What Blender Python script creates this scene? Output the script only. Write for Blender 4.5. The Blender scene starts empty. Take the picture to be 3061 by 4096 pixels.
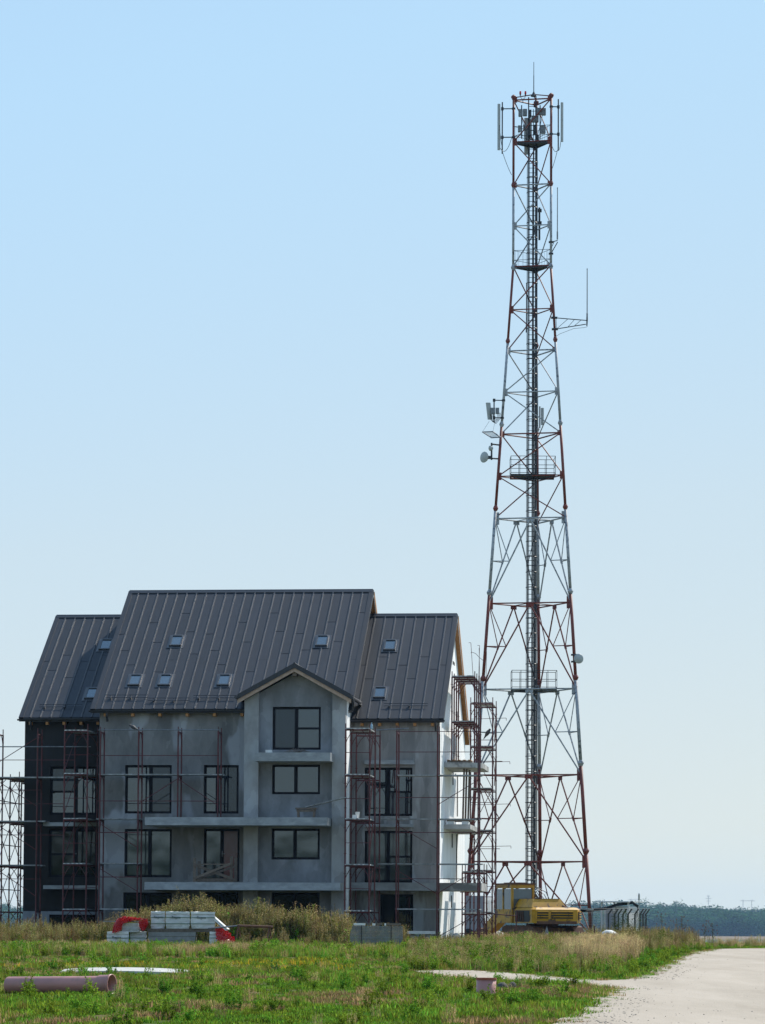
import bpy, bmesh, math, random
from math import sin, cos, tan, pi, radians, sqrt
from mathutils import Vector, Matrix
R = random.Random(7)
sc = bpy.context.scene
col = sc.collection

# ------------------------------------------------------------------ camera
FPX, HORIZON, CXP, IW, IH = 13000.0, 3695.0, 1530.5, 3061, 4096
PITCH, ROLL = radians(3.5), 0.005
EYE = Vector((0, 0, 1.6))
fw = Vector((0, cos(PITCH), sin(PITCH))); rt0 = Vector((1, 0, 0)); up0 = Vector((0, -sin(PITCH), cos(PITCH)))
rt = rt0 * cos(ROLL) + up0 * sin(ROLL); up = up0 * cos(ROLL) - rt0 * sin(ROLL)
CYP = HORIZON - FPX * tan(PITCH)
cam_d = bpy.data.cameras.new('camera'); cam = bpy.data.objects.new('camera', cam_d); col.objects.link(cam)
cam_d.sensor_fit = 'VERTICAL'; cam_d.sensor_height = 36.0; cam_d.sensor_width = 36.0 * IW / IH
cam_d.lens = 36.0 * FPX / IH
cam_d.shift_y = (CYP - IH / 2) / IH
cam_d.clip_start = 1.0; cam_d.clip_end = 9000
m3 = Matrix((rt, up, -fw)).transposed()
cam.matrix_world = Matrix.Translation(EYE) @ m3.to_4x4()
sc.camera = cam
sc.render.resolution_x = 765; sc.render.resolution_y = 1024

# ------------------------------------------------------------------ sky, sun, exposure
SUN_AZ, SUN_EL = radians(51), radians(46)           # azimuth from +X towards +Y
sund = Vector((cos(SUN_AZ) * cos(SUN_EL), sin(SUN_AZ) * cos(SUN_EL), sin(SUN_EL)))
w = bpy.data.worlds.new('World'); sc.world = w; w.use_nodes = True
nt = w.node_tree; nt.nodes.clear()
sky = nt.nodes.new('ShaderNodeTexSky'); sky.sky_type = 'NISHITA'; sky.sun_disc = False
sky.sun_elevation = SUN_EL; sky.sun_rotation = pi / 2 - SUN_AZ
sky.altitude = 2000; sky.air_density = 2.0; sky.dust_density = 0.0; sky.ozone_density = 6.0
bg = nt.nodes.new('ShaderNodeBackground'); bg.inputs['Strength'].default_value = 0.10
ow = nt.nodes.new('ShaderNodeOutputWorld')
# summer haze: the clear sky's own horizon-to-zenith brightness drives a paler, more even colour range
sep = nt.nodes.new('ShaderNodeSeparateColor'); sca = nt.nodes.new('ShaderNodeMath'); sca.operation = 'MULTIPLY'; sca.inputs[1].default_value = 0.1
rmp = nt.nodes.new('ShaderNodeValToRGB'); rmp.color_ramp.interpolation = 'EASE'
stops = [(0.10, (0.30, 0.50, 0.80)), (0.296, (0.451, 0.678, 0.895)), (0.49, (0.565, 0.706, 0.800)), (0.85, (0.69, 0.755, 0.735))]
while len(rmp.color_ramp.elements) < 4: rmp.color_ramp.elements.new(0.5)
for e_, (p_, c_) in zip(rmp.color_ramp.elements, stops): e_.position = p_; e_.color = (c_[0]*.933, c_[1]*.933, c_[2]*.933, 1)
rmp.color_ramp.interpolation = 'LINEAR'
gain = nt.nodes.new('ShaderNodeVectorMath'); gain.operation = 'SCALE'; gain.inputs['Scale'].default_value = 10.0
nt.links.new(sky.outputs[0], sep.inputs[0]); nt.links.new(sep.outputs[0], sca.inputs[0]); nt.links.new(sca.outputs[0], rmp.inputs[0])
nt.links.new(rmp.outputs[0], gain.inputs[0]); nt.links.new(gain.outputs[0], bg.inputs[0]); nt.links.new(bg.outputs[0], ow.inputs[0])
sl = bpy.data.lights.new('sun', 'SUN'); sun = bpy.data.objects.new('sun', sl); col.objects.link(sun)
sl.energy = 5.0; sl.angle = radians(0.5); sl.color = (1.0, 0.95, 0.87)
sun.rotation_euler = (-sund).to_track_quat('-Z', 'Y').to_euler(); sun.location = (30, 40, 80)
sc.view_settings.view_transform = 'Standard'; sc.view_settings.look = 'None'
sc.view_settings.exposure = 0.22; sc.view_settings.gamma = 1.0

# ------------------------------------------------------------------ pixel -> place helpers
def ray(x, y): return fw + rt * ((x - CXP) / FPX) + up * ((CYP - y) / FPX)
def at(x, y, Y):
    r = ray(x, y); return EYE + r * (Y / r.y)
GS = 0.00457
def smooth(a, b, t):
    t = min(1.0, max(0.0, (t - a) / (b - a))); return t * t * (3 - 2 * t)
def edge_y(x, y):
    a = x / max(y, 1.0)
    return 235 - 77 * smooth(0.080, 0.094, a)
def gz(x, y):
    z = GS * y if y < 150 else GS * 150
    if y < 0: z = 0
    e = edge_y(x, y)
    if y > e: z -= 10.6 * smooth(0, 300, y - e) 
    if y > 3412: z += min(y - 3412, 790) * 0.021 * (1 + .22 * math.exp(-((x - 306) / 105) ** 2) + .05 * sin(x * .012))
    # bank of dumped soil in front of the house
    if 110 < y < 150:
        bx = (x + 6.8) / 4.4
        z += 0.95 * math.exp(-((y - 131.3) / 1.6) ** 2) * math.exp(-bx * bx)
        bx = (x + 16) / 3.0
        z += 0.3 * math.exp(-((y - 131.3) / 1.8) ** 2) * math.exp(-bx * bx)
    z += 0.03 * sin(x * 0.9 + 1.3 * sin(y * 0.31)) * sin(y * 0.23 + 0.6) * smooth(20, 60, y)
    return z
def ground(x, y):
    r = ray(x, y); lo, hi = 20.0, 30.0
    s = 20.0
    while s < 3000:
        P = EYE + r * (s / r.y)
        if P.z < gz(P.x, P.y): break
        s += 0.5 if s < 300 else 10
    P = EYE + r * (s / r.y); P.z = gz(P.x, P.y); return P

# ------------------------------------------------------------------ mesh helpers
class MB:
    """collects shapes; T maps local points to world"""
    def __init__(s, T=None): s.v = []; s.f = []; s.T = T or (lambda p: Vector(p))
    def pts(s, ps):
        b = len(s.v); s.v += [s.T(p) for p in ps]; return b
    def poly(s, ps): b = s.pts(ps); s.f.append(tuple(range(b, b + len(ps))))
    def box(s, a, b):
        x0, y0, z0 = a; x1, y1, z1 = b
        i = s.pts([(x0,y0,z0),(x1,y0,z0),(x1,y1,z0),(x0,y1,z0),(x0,y0,z1),(x1,y0,z1),(x1,y1,z1),(x0,y1,z1)])
        s.f += [tuple(i + k for k in q) for q in ((0,3,2,1),(4,5,6,7),(0,1,5,4),(1,2,6,5),(2,3,7,6),(3,0,4,7))]
        return s
    def prism(s, ring, d):
        """ring: list of points, d: extrusion vector (local)"""
        n = len(ring); d = Vector(d)
        b = s.pts(ring); s.pts([Vector(p) + d for p in ring])
        s.f.append(tuple(b + n - 1 - k for k in range(n))); s.f.append(tuple(b + n + k for k in range(n)))
        for k in range(n): s.f.append((b + k, b + (k + 1) % n, b + n + (k + 1) % n, b + n + k))
        return s
    def tube(s, a, b, r, n=6, r2=None, caps=True):
        a = s.T(a); b = s.T(b); d = (b - a)
        if d.length < 1e-6: return s
        d.normalize(); q = Vector((0, 0, 1)) if abs(d.z) < 0.9 else Vector((1, 0, 0))
        e1 = d.cross(q).normalized(); e2 = d.cross(e1)
        r2 = r if r2 is None else r2; i = len(s.v)
        for (c, rr) in ((a, r), (b, r2)):
            for k in range(n):
                t = 2 * pi * k / n; s.v.append(c + e1 * (rr * cos(t)) + e2 * (rr * sin(t)))
        for k in range(n): s.f.append((i + k, i + (k + 1) % n, i + n + (k + 1) % n, i + n + k))
        if caps: s.f.append(tuple(i + n - 1 - k for k in range(n))); s.f.append(tuple(i + n + k for k in range(n)))
        return s
    def path(s, ps, r, n=5):
        for a, b in zip(ps[:-1], ps[1:]): s.tube(a, b, r, n)
        return s
    def beam(s, a, b, wd, h, upv=(0, 0, 1)):
        a = s.T(a); b = s.T(b); d = (b - a).normalized(); u_ = Vector(upv)
        if abs(d.dot(u_)) > 0.95: u_ = Vector((0, 1, 0))
        e1 = d.cross(u_).normalized() * (wd / 2); e2 = e1.cross(d).normalized() * (h / 2)
        i = len(s.v)
        for c in (a, b): s.v += [c - e1 - e2, c + e1 - e2, c + e1 + e2, c - e1 + e2]
        s.f += [tuple(i + k for k in q) for q in ((0,1,2,3),(7,6,5,4),(0,4,5,1),(1,5,6,2),(2,6,7,3),(3,7,4,0))]
        return s
    def lathe(s, prof, c, ax=(0, 0, 1), n=16, caps=True):
        """prof: (radius, along) pairs round axis ax through c (local)"""
        c = Vector(c); ax = Vector(ax).normalized()
        q = Vector((0, 0, 1)) if abs(ax.z) < 0.9 else Vector((1, 0, 0))
        e1 = ax.cross(q).normalized(); e2 = ax.cross(e1); i = len(s.v)
        for (r, h) in prof:
            s.pts([c + ax * h + e1 * (r * cos(2*pi*k/n)) + e2 * (r * sin(2*pi*k/n)) for k in range(n)])
        for j in range(len(prof) - 1):
            for k in range(n):
                a = i + j*n; s.f.append((a + k, a + (k+1) % n, a + n + (k+1) % n, a + n + k))
        if caps:
            s.f.append(tuple(i + n - 1 - k for k in range(n))); a = i + (len(prof)-1)*n; s.f.append(tuple(a + k for k in range(n)))
        return s
    def mesh(s, name, off=Vector((0, 0, 0)), mats=(), smooth_=False):
        me = bpy.data.meshes.new(name)
        me.from_pydata([tuple(Vector(p) - off) for p in s.v], [], s.f); me.validate(); me.update()
        for m in mats: me.materials.append(m)
        bm = bmesh.new(); bm.from_mesh(me); bmesh.ops.recalc_face_normals(bm, faces=bm.faces[:]); bm.to_mesh(me); bm.free()
        if smooth_:
            for p in me.polygons: p.use_smooth = True
        return me
def root_loc(o):
    v = Vector((0, 0, 0))
    while o is not None: v += o.location; o = o.parent
    return v
def part(parent, name, mb, m, smooth_=False, label=None):
    """one mesh object; a child of parent (points are in world space)"""
    o = bpy.data.objects.new(name, mb.mesh(name, root_loc(parent), (m,), smooth_)); col.objects.link(o)
    o.parent = parent
    if label: o['label'] = label
    return o
def put(parent, name, me, loc, rz=0.0, rot=None, scale=None):
    """one object that shares mesh data; loc in world space"""
    o = bpy.data.objects.new(name, me); col.objects.link(o); o.parent = parent
    o.location = Vector(loc) - root_loc(parent) if parent else Vector(loc)
    o.rotation_euler = rot if rot is not None else (0, 0, rz)
    if scale: o.scale = scale
    return o
def tag(o, label=None, cat=None, group=None, kind=None):
    if label: o['label'] = label
    if cat: o['category'] = cat
    if group: o['group'] = group
    if kind: o['kind'] = kind
    return o
def thing(name, label, cat, loc, group=None):
    o = bpy.data.objects.new(name, None); o.empty_display_size = 0.3; col.objects.link(o); o.location = loc
    return tag(o, label, cat, group)
def solo(name, mb, m, label, cat, group=None, smooth_=False, loc=None):
    """a thing that is one mesh, origin at its base"""
    if loc is None:
        xs = [p.x for p in mb.v]; ys = [p.y for p in mb.v]; zs = [p.z for p in mb.v]
        loc = Vector(((min(xs)+max(xs))/2, (min(ys)+max(ys))/2, min(zs)))
    o = bpy.data.objects.new(name, mb.mesh(name, Vector(loc), (m,), smooth_)); col.objects.link(o); o.location = loc
    return tag(o, label, cat, group)

# ------------------------------------------------------------------ materials
def mat(name, c1, c2=None, rough=0.7, scale=3.0, stretch=(1, 1, 1), bump=0.0, bscale=40.0, metal=0.0, spec=0.5,
        c3=None, patch=0.0, scale3=0.6, contrast=(0.35, 0.65), rnd=0.0, detail=5.0, ior=None, lo3=0.5, hi3=0.7):
    m = bpy.data.materials.new(name); m.use_nodes = True; t = m.node_tree; N = t.nodes; L = t.links
    b = N['Principled BSDF']; b.inputs['Roughness'].default_value = rough; b.inputs['Metallic'].default_value = metal
    b.inputs['Specular IOR Level'].default_value = spec
    if ior: b.inputs['IOR'].default_value = ior
    geo = N.new('ShaderNodeNewGeometry'); mp = N.new('ShaderNodeMapping'); mp.inputs['Scale'].default_value = stretch
    L.new(geo.outputs['Position'], mp.inputs[0])
    def noise(sc_, det=detail):
        n = N.new('ShaderNodeTexNoise'); n.inputs['Scale'].default_value = sc_; n.inputs['Detail'].default_value = det
        n.inputs['Roughness'].default_value = 0.6; L.new(mp.outputs[0], n.inputs['Vector']); return n
    def ramp(src, a, b_):
        r = N.new('ShaderNodeMapRange'); r.inputs[1].default_value = a; r.inputs[2].default_value = b_; L.new(src, r.inputs[0]); return r.outputs[0]
    def mix(f, a, b_):
        x = N.new('ShaderNodeMix'); x.data_type = 'RGBA'
        if isinstance(f, float): x.inputs[0].default_value = f
        else: L.new(f, x.inputs[0])
        for k, v_ in ((6, a), (7, b_)):
            if isinstance(v_, tuple): x.inputs[k].default_value = (*v_, 1)
            else: L.new(v_, x.inputs[k])
        return x.outputs[2]
    cur = c1
    if c2: cur = mix(ramp(noise(scale).outputs[0], *contrast), c1, c2)
    if c3: cur = mix(ramp(noise(scale3, 3).outputs[0], lo3, hi3), cur, c3)
    if patch:
        vo_ = N.new('ShaderNodeTexVoronoi'); vo_.inputs['Scale'].default_value = 1.5; vo_.inputs['Randomness'].default_value = 1.0
        nz = noise(2.5, 3); ad = N.new('ShaderNodeVectorMath'); ad.operation = 'MULTIPLY_ADD'; ad.inputs[1].default_value = (.5,.5,.5); L.new(nz.outputs['Color'], ad.inputs[0]); L.new(mp.outputs[0], ad.inputs[2]); L.new(ad.outputs[0], vo_.inputs['Vector'])
        sx = N.new('ShaderNodeSeparateColor'); L.new(vo_.outputs['Color'], sx.inputs[0]); rr = N.new('ShaderNodeMapRange'); rr.inputs[3].default_value = 1-patch; rr.inputs[4].default_value = 1+patch; L.new(sx.outputs[0], rr.inputs[0])
        hv = N.new('ShaderNodeHueSaturation'); L.new(rr.outputs[0], hv.inputs['Value']); L.new(cur, hv.inputs['Color']); cur = hv.outputs[0]
    if rnd:
        oi = N.new('ShaderNodeObjectInfo'); hs = N.new('ShaderNodeHueSaturation')
        r = N.new('ShaderNodeMapRange'); r.inputs[3].default_value = 1 - rnd; r.inputs[4].default_value = 1 + rnd
        L.new(oi.outputs['Random'], r.inputs[0]); L.new(r.outputs[0], hs.inputs['Value'])
        if isinstance(cur, tuple): hs.inputs['Color'].default_value = (*cur, 1)
        else: L.new(cur, hs.inputs['Color'])
        cur = hs.outputs[0]
    if isinstance(cur, tuple): b.inputs['Base Color'].default_value = (*cur, 1)
    else: L.new(cur, b.inputs['Base Color'])
    if bump:
        bn = N.new('ShaderNodeBump'); bn.inputs['Strength'].default_value = bump; bn.inputs['Distance'].default_value = 0.02
        L.new(noise(bscale).outputs[0], bn.inputs['Height']); L.new(bn.outputs[0], b.inputs['Normal'])
    return m
M = {}
M['main_render'] = mat('main_render', (0.225,0.222,0.218), (0.14,0.139,0.139), 0.9, 1.1, (1,1,0.45), 0.35, 30, c3=(0.31,0.32,0.34), scale3=0.6, lo3=0.55, hi3=0.61, patch=0.16)
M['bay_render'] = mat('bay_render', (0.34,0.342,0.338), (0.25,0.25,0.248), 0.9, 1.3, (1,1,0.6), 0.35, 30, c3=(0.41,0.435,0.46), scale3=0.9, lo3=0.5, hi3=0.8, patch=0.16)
M['bay_render_shade'] = mat('bay_render_shade', (0.215,0.222,0.232), (0.155,0.16,0.168), 0.9, 1.2, (1,1,0.6), 0.35, 30, c3=(0.26,0.275,0.30), scale3=0.8, lo3=0.5, hi3=0.7, patch=.12)  # darker copy of the pillar render, recess shade put into the colour
M['dark_render'] = mat('dark_render', (0.020,0.019,0.019), (0.013,0.013,0.015), 0.9, 1.2, (1,1,0.5), 0.3, 30, patch=0.16)  # dark coat, with the left wing's deep shade put into the colour too
M['pale_plinth'] = mat('pale_plinth', (0.26,0.285,0.32), (0.2,0.215,0.235), 0.9, 1.6, (1,1,0.5), 0.3, 30)
M['wing_render'] = mat('wing_render', (0.30,0.29,0.28), (0.20,0.195,0.19), 0.9, 1.2, (1.6,1.6,0.4), 0.35, 30, c3=(0.38,0.39,0.40), scale3=0.7, lo3=0.55, hi3=0.61, patch=0.16)
M['white_render'] = mat('white_render', (0.86,0.86,0.84), (0.76,0.76,0.76), 0.9, 2.2, (1,1,0.25), 0.3, 30, patch=0.05)
M['gable_render'] = mat('gable_render', (0.40,0.385,0.36), (0.32,0.31,0.29), 0.9, 1.5, (1,1,0.5), 0.3, 30)
M['slab'] = mat('slab', (0.33,0.35,0.365), (0.24,0.255,0.265), 0.9, 2.0, (1,1,2), 0.5, 25, c3=(0.4,0.42,0.43), scale3=1.3)
M['slab_white'] = mat('slab_white', (0.62,0.61,0.58), (0.48,0.47,0.45), 0.9, 2.0, (1,1,1), 0.5, 25)
M['seam'] = mat('seam', (0.07,0.07,0.075), None, 0.35, metal=0.4)  # paler than the sheets: glint on the folded edges put into the colour
M['roof'] = mat('roof', (0.0165,0.0205,0.029), (0.013,0.0165,0.0235), 0.5, 2.0, rnd=0.14, metal=0.0, spec=0.28, bump=0.22, bscale=1.6)
M['trim'] = mat('trim', (0.016,0.018,0.024), None, 0.4)
M['gutter'] = mat('gutter', (0.02,0.022,0.03), None, 0.35)
M['frame'] = mat('frame', (0.008,0.009,0.014), None, 0.6, spec=0.12)
M['pine'] = mat('pine', (0.50,0.24,0.08), (0.36,0.16,0.05), 0.75, 6, (1,1,1), 0.2, 60)
M['old_wood'] = mat('old_wood', (0.17,0.13,0.10), (0.10,0.078,0.06), 0.85, 8, (1,1,1), 0.3, 60, rnd=0.2)
M['fascia_wood'] = mat('fascia_wood', (0.42,0.30,0.22), (0.30,0.21,0.15), 0.8, 6)
def glass_mat(name, tint, rough, warp, wscale, ior=2.3):
    m = bpy.data.materials.new(name); m.use_nodes = True; t = m.node_tree; b = t.nodes['Principled BSDF']
    b.inputs['Base Color'].default_value = (*tint, 1); b.inputs['Roughness'].default_value = rough
    b.inputs['IOR'].default_value = ior; b.inputs['Specular IOR Level'].default_value = 0.5; b.inputs['Specular Tint'].default_value = (0.74, 0.90, 1.0, 1)
    if warp:
        g = t.nodes.new('ShaderNodeNewGeometry'); n = t.nodes.new('ShaderNodeTexNoise'); n.inputs['Scale'].default_value = wscale; n.inputs['Detail'].default_value = 1.0
        bn = t.nodes.new('ShaderNodeBump'); bn.inputs['Strength'].default_value = warp; bn.inputs['Distance'].default_value = 0.06
        t.links.new(g.outputs['Position'], n.inputs['Vector']); t.links.new(n.outputs[0], bn.inputs['Height']); t.links.new(bn.outputs[0], b.inputs['Normal'])
    return m
M['glass'] = glass_mat('glass', (0.010,0.016,0.024), 0.03, 0.05, 0.5, 1.95)
M['glass2'] = glass_mat('glass2', (0.012,0.017,0.026), 0.04, 0.06, 0.5, 1.6)
M['red_reflection'] = glass_mat('red_reflection', (0.13,0.018,0.012), 0.2, 0.1, 0.9, 1.7)  # a red reflection put into the pane's own colour
M['film_glass'] = glass_mat('film_glass', (0.035,0.04,0.04), 0.08, 0.12, 0.9, 2.0)
M['dark_glass'] = glass_mat('dark_glass', (0.012,0.012,0.010), 0.05, 0.12, 1.1, 1.5)
M['red_steel'] = mat('red_steel', (0.115,0.014,0.017), (0.065,0.011,0.013), 0.55, 5, c3=(0.05,0.03,0.03), scale3=3, lo3=0.55, hi3=0.7)
M['steel'] = mat('steel', (0.20,0.21,0.22), (0.12,0.12,0.13), 0.5, 6, metal=0.3)
M['dark_steel'] = mat('dark_steel', (0.022,0.024,0.03), (0.014,0.015,0.018), 0.5, 6)
M['deck'] = mat('deck', (0.30,0.31,0.31), (0.16,0.16,0.16), 0.8, 5, c3=(0.42,0.42,0.42), scale3=4, rnd=0.15)
M['tower_red'] = mat('tower_red', (0.21,0.032,0.016), (0.13,0.022,0.014), 0.55, 1.6, c3=(0.16,0.05,0.035), scale3=4, lo3=0.55, hi3=0.7)
M['tower_white'] = mat('tower_white', (0.40,0.41,0.42), (0.28,0.285,0.295), 0.6, 2.0, c3=(0.12,0.13,0.15), scale3=5, lo3=0.56, hi3=0.62)
M['cable'] = mat('cable', (0.012,0.012,0.014), None, 0.5)
M['antenna'] = mat('antenna', (0.42,0.43,0.40), (0.34,0.35,0.33), 0.45, 3)
M['radio'] = mat('radio', (0.22,0.235,0.25), (0.15,0.16,0.17), 0.5, 5)
M['red_lamp'] = mat('red_lamp', (0.55,0.01,0.01), None, 0.2)

# ================================================================== the house
TH = radians(5.6); HY = 144.4
HU = Vector((cos(TH), -sin(TH), 0)); HV = Vector((sin(TH), cos(TH), 0))
HO = at(1758, 3100, HY); HO.z = gz(HO.x, HO.y) - 0.02
def H(p): return HO + HU * p[0] + HV * p[1] + Vector((0, 0, p[2]))
def FP(x, y, v):
    r = ray(x, y); s = ((HO + HV * v - EYE).dot(HV)) / r.dot(HV); P = EYE + r * s - HO
    return P.dot(HU), P.z
def FU(x, y, v): return FP(x, y, v)[0]
def FW(x, y, v): return FP(x, y, v)[1]
TP = tan(radians(33.3))
VM, VB, VW = -2.0, -3.6, 0.0                      # main front, bay front, wing front
def roof_fit(e, rg, ve):
    u0, we = FP(*e, ve); a, b = 0.0, 20.0
    for _ in range(60):
        m_ = (a + b) / 2
        if FW(*rg, m_) < we + TP * (m_ - ve): b = m_
        else: a = m_
    return u0, we, m_, FW(*rg, m_)
mu0, mwe, mvr, mwr = roof_fit((366, 2838), (518, 2368), VM - 0.38)
mu1 = FU(1492, 2361, mvr)
ru1, rwe, rvr, rwr = roof_fit((1771, 2876), (1829, 2460), VW - 0.38)
lu0, lwe, lvr, lwr = roof_fit((80, 2872), (227, 2466), VW - 0.38)
UM0, UM1 = FU(398, 3000, VM), mu1 - 0.22
UL0 = FU(100, 2950, VW)
house = thing('apartment_house', 'unfinished three storey grey house with dark standing seam roofs and scaffolding in front', 'house', HO)

def wall_holes(mb, u0, u1, w0, w1, holes, v, th=0.3):
    us = sorted({u0, u1, *[h[0] for h in holes], *[h[2] for h in holes]}); ws = sorted({w0, w1, *[h[1] for h in holes], *[h[3] for h in holes]})
    us = [x for x in us if u0 <= x <= u1]; ws = [x for x in ws if w0 <= x <= w1]
    for a, b in zip(us[:-1], us[1:]):
        for c, d in zip(ws[:-1], ws[1:]):
            if any(h[0] <= a + 1e-6 and h[2] >= b - 1e-6 and h[1] <= c + 1e-6 and h[3] >= d - 1e-6 for h in holes): continue
            mb.poly([(a,v,c),(b,v,c),(b,v,d),(a,v,d)]); mb.poly([(a,v+th,c),(a,v+th,d),(b,v+th,d),(b,v+th,c)])
    for (a, c, b, d) in holes + [(u0, w0, u1, w1)]:
        mb.poly([(a,v,c),(a,v+th,c),(b,v+th,c),(b,v,c)]); mb.poly([(a,v,d),(b,v,d),(b,v+th,d),(a,v+th,d)])
        mb.poly([(a,v,c),(a,v,d),(a,v+th,d),(a,v+th,c)]); mb.poly([(b,v,c),(b,v+th,c),(b,v+th,d),(b,v,d)])
def hole(x0, y0, x1, y1, v, wmin=None):
    a, d = FP(x0, y0, v); b, c = FP(x1, y1, v)
    d = (d + FW(x1, y0, v)) / 2; c = (c + FW(x0, y1, v)) / 2
    if wmin is not None: c = wmin
    return (round(a,3), round(c,3), round(b,3), round(d,3))
def window(h, v, cols, glass, rows=None, handle=None, last=None):
    """frame with mullions at fractions cols; rows: {col index: [fractions]}"""
    a, c, b, d = h; v0 = v + 0.13; t = 0.10; dp = 0.07
    a += .004; b -= .004; c += .004; d -= .004
    fr = MB(H); fr.box((a,v0,c),(a+t,v0+dp,d)); fr.box((b-t,v0,c),(b,v0+dp,d)); fr.box((a+t,v0+.002,c),(b-t,v0+dp,c+t)); fr.box((a+t,v0+.002,d-t),(b-t,v0+dp,d))
    xs = [a + t] + [a + (b - a) * f for f in cols] + [b - t]
    for f in cols: fr.box((a+(b-a)*f-.075,v0-.01,c+t),(a+(b-a)*f+.075,v0+dp,d-t))
    rows = rows or {}
    cells = []
    for i, (x0, x1) in enumerate(zip(xs[:-1], xs[1:])):
        x0 = x0 + (.075 if i else 0); x1 = x1 - (.075 if i < len(xs) - 2 else 0)
        ys = [c + t] + [c + (d - c) * f for f in rows.get(i, [])] + [d - t]
        for f in rows.get(i, []): fr.box((x0,v0-.004,c+(d-c)*f-.045),(x1,v0+dp,c+(d-c)*f+.045))
        for k, (y0, y1) in enumerate(zip(ys[:-1], ys[1:])):
            cells.append((x0, y0 + (.045 if k else 0), x1, y1 - (.045 if k < len(ys) - 2 else 0)))
    wo = part(house, 'window', fr, M['frame'])
    for (x0, y0, x1, y1) in cells:
        gl = last if last and (x0, y0, x1, y1) == cells[-1] else glass if glass is not M['glass'] or R.random() < .6 else M['glass2']
        j = R.uniform(-.006, .006)
        p = MB(H); p.prism([(x0-.01,v0+.03+j,y0-.01),(x1+.01,v0+.03-j,y0-.01),(x1+.01,v0+.03-j,y1+.01),(x0-.01,v0+.03+j,y1+.01)], (0,.024,0)); part(wo, 'pane', p, gl)
    if handle is not None:
        hx, hw = handle; hb = MB(H); hb.box((hx-.018,v0-.03,hw-.13),(hx+.018,v0-.012,hw+.13)); hb.box((hx-.018,v0-.07,hw-.015),(hx+.12,v0-.05,hw+.015)); hb.box((hx-.012,v0-.06,hw-.012),(hx+.012,v0-.02,hw+.012))
        part(wo, 'handle', hb, M['steel'])
    return wo

# --- left wing
wl = MB(H)
hl = [hole(201,3066,386,3259,VW), hole(196,3317,386,3509,VW), hole(198,3569,387,3690,VW,0.45)]
wall_holes(wl, UL0, UM0 + .4, 1.45, lwe - .02, hl[:2], VW); part(house, 'left_wing_wall', wl, M['dark_render'], label='dark grey rendered wall of the left wing, deepened for shade')
wl = MB(H); wall_holes(wl, UL0 - .003, UM0 + .4, -0.4, 1.447, [(hl[2][0], .45, hl[2][2], min(1.3, hl[2][3]))], VW - .004); part(house, 'plinth', wl, M['pale_plinth'])
hl[2] = (hl[2][0], .45, hl[2][2], min(1.3, hl[2][3]))
window(hl[0], VW, [.55], M['glass'], {0: [.48]}); window(hl[1], VW, [.56], M['dark_glass'], {0: [.48]}, handle=(FU(296,3415,VW), FW(296,3415,VW))); window(hl[2], VW, [.5], M['dark_glass'])
for (y0, y1) in ((3289,3304),(3541,3556)):
    s_ = MB(H); v = -0.75; s_.box((FU(173,y0,v), v, FW(173,y1,v)), (UM0 + .02, -.01, FW(173,y0,v))); part(house, 'balcony_slab', s_, M['slab'])
bk = lvr * 2
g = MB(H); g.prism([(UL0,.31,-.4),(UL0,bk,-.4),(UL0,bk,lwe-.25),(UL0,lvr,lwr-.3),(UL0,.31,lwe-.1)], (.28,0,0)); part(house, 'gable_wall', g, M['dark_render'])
# --- main block
hm = [hole(501,3060,686,3254,VM), hole(816,3060,954,3254,VM), hole(499,3316,686,3509,VM), hole(816,3315,957,3526,VM), hole(494,3570,686,3690,VM,.5), hole(821,3569,953,3690,VM,.5)]
UB0, UB1 = FU(977,3000,VB), FU(1382,3000,VB)
wm = MB(H); wall_holes(wm, UM0, UM1, -.4, mwe - .05, [h for h in hm], VM); part(house, 'main_wall', wm, M['main_render'])
window(hm[0], VM, [.545], M['glass']); window(hm[1], VM, [.38], M['glass']); window(hm[2], VM, [.53], M['film_glass'])
window(hm[3], VM, [.5], M['film_glass'], handle=(FU(888,3415,VM), FW(888,3415,VM)), last=M['red_reflection']); window(hm[4], VM, [.5], M['dark_glass']); window(hm[5], VM, [.5], M['dark_glass'])
mbk = mvr * 2 + 2
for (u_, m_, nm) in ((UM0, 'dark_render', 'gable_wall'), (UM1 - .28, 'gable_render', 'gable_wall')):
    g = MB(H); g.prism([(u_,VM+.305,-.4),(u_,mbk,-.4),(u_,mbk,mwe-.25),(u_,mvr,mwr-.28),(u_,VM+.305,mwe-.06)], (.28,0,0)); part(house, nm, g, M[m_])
# --- bay
PL, PR = FU(1034,3000,VB), FU(1329,3000,VB)
VR_ = VB + .28                                     # recessed wall between the pillars
bw_top = FW(977,2795,VB)
apx = FP(1184, 2657, VB - .3); apw = apx[1]; apu = (UB0 + UB1) / 2
bay_slope = (apw - FW(957,2779,VB-.3)) / (apu - FU(957,2779,VB-.3))
def bayroof(u_): return apw - bay_slope * abs(u_ - apu)
for (a, b) in ((UB0, PL), (PR, UB1)):
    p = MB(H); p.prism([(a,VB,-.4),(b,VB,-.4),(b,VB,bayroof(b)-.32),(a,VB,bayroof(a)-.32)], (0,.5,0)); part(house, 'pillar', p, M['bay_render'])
hb = [hole(1091,2827,1283,2999,VR_), hole(1089,3058,1280,3177,VR_), hole(1087,3314,1279,3438,VR_), hole(1087,3570,1278,3690,VR_,.5)]
bw = MB(H); wt = min(bayroof(PL), bayroof(PR)) - .33; wall_holes(bw, PL, PR, -.4, wt, hb, VR_, .2)
bw.prism([(PL,VR_+.002,wt),(PR,VR_+.002,wt),(PR,VR_+.002,bayroof(PR)-.33),(apu,VR_+.002,apw-.33),(PL,VR_+.002,bayroof(PL)-.33)], (0,.18,0)); part(house, 'bay_wall', bw, M['bay_render_shade'])
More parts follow.
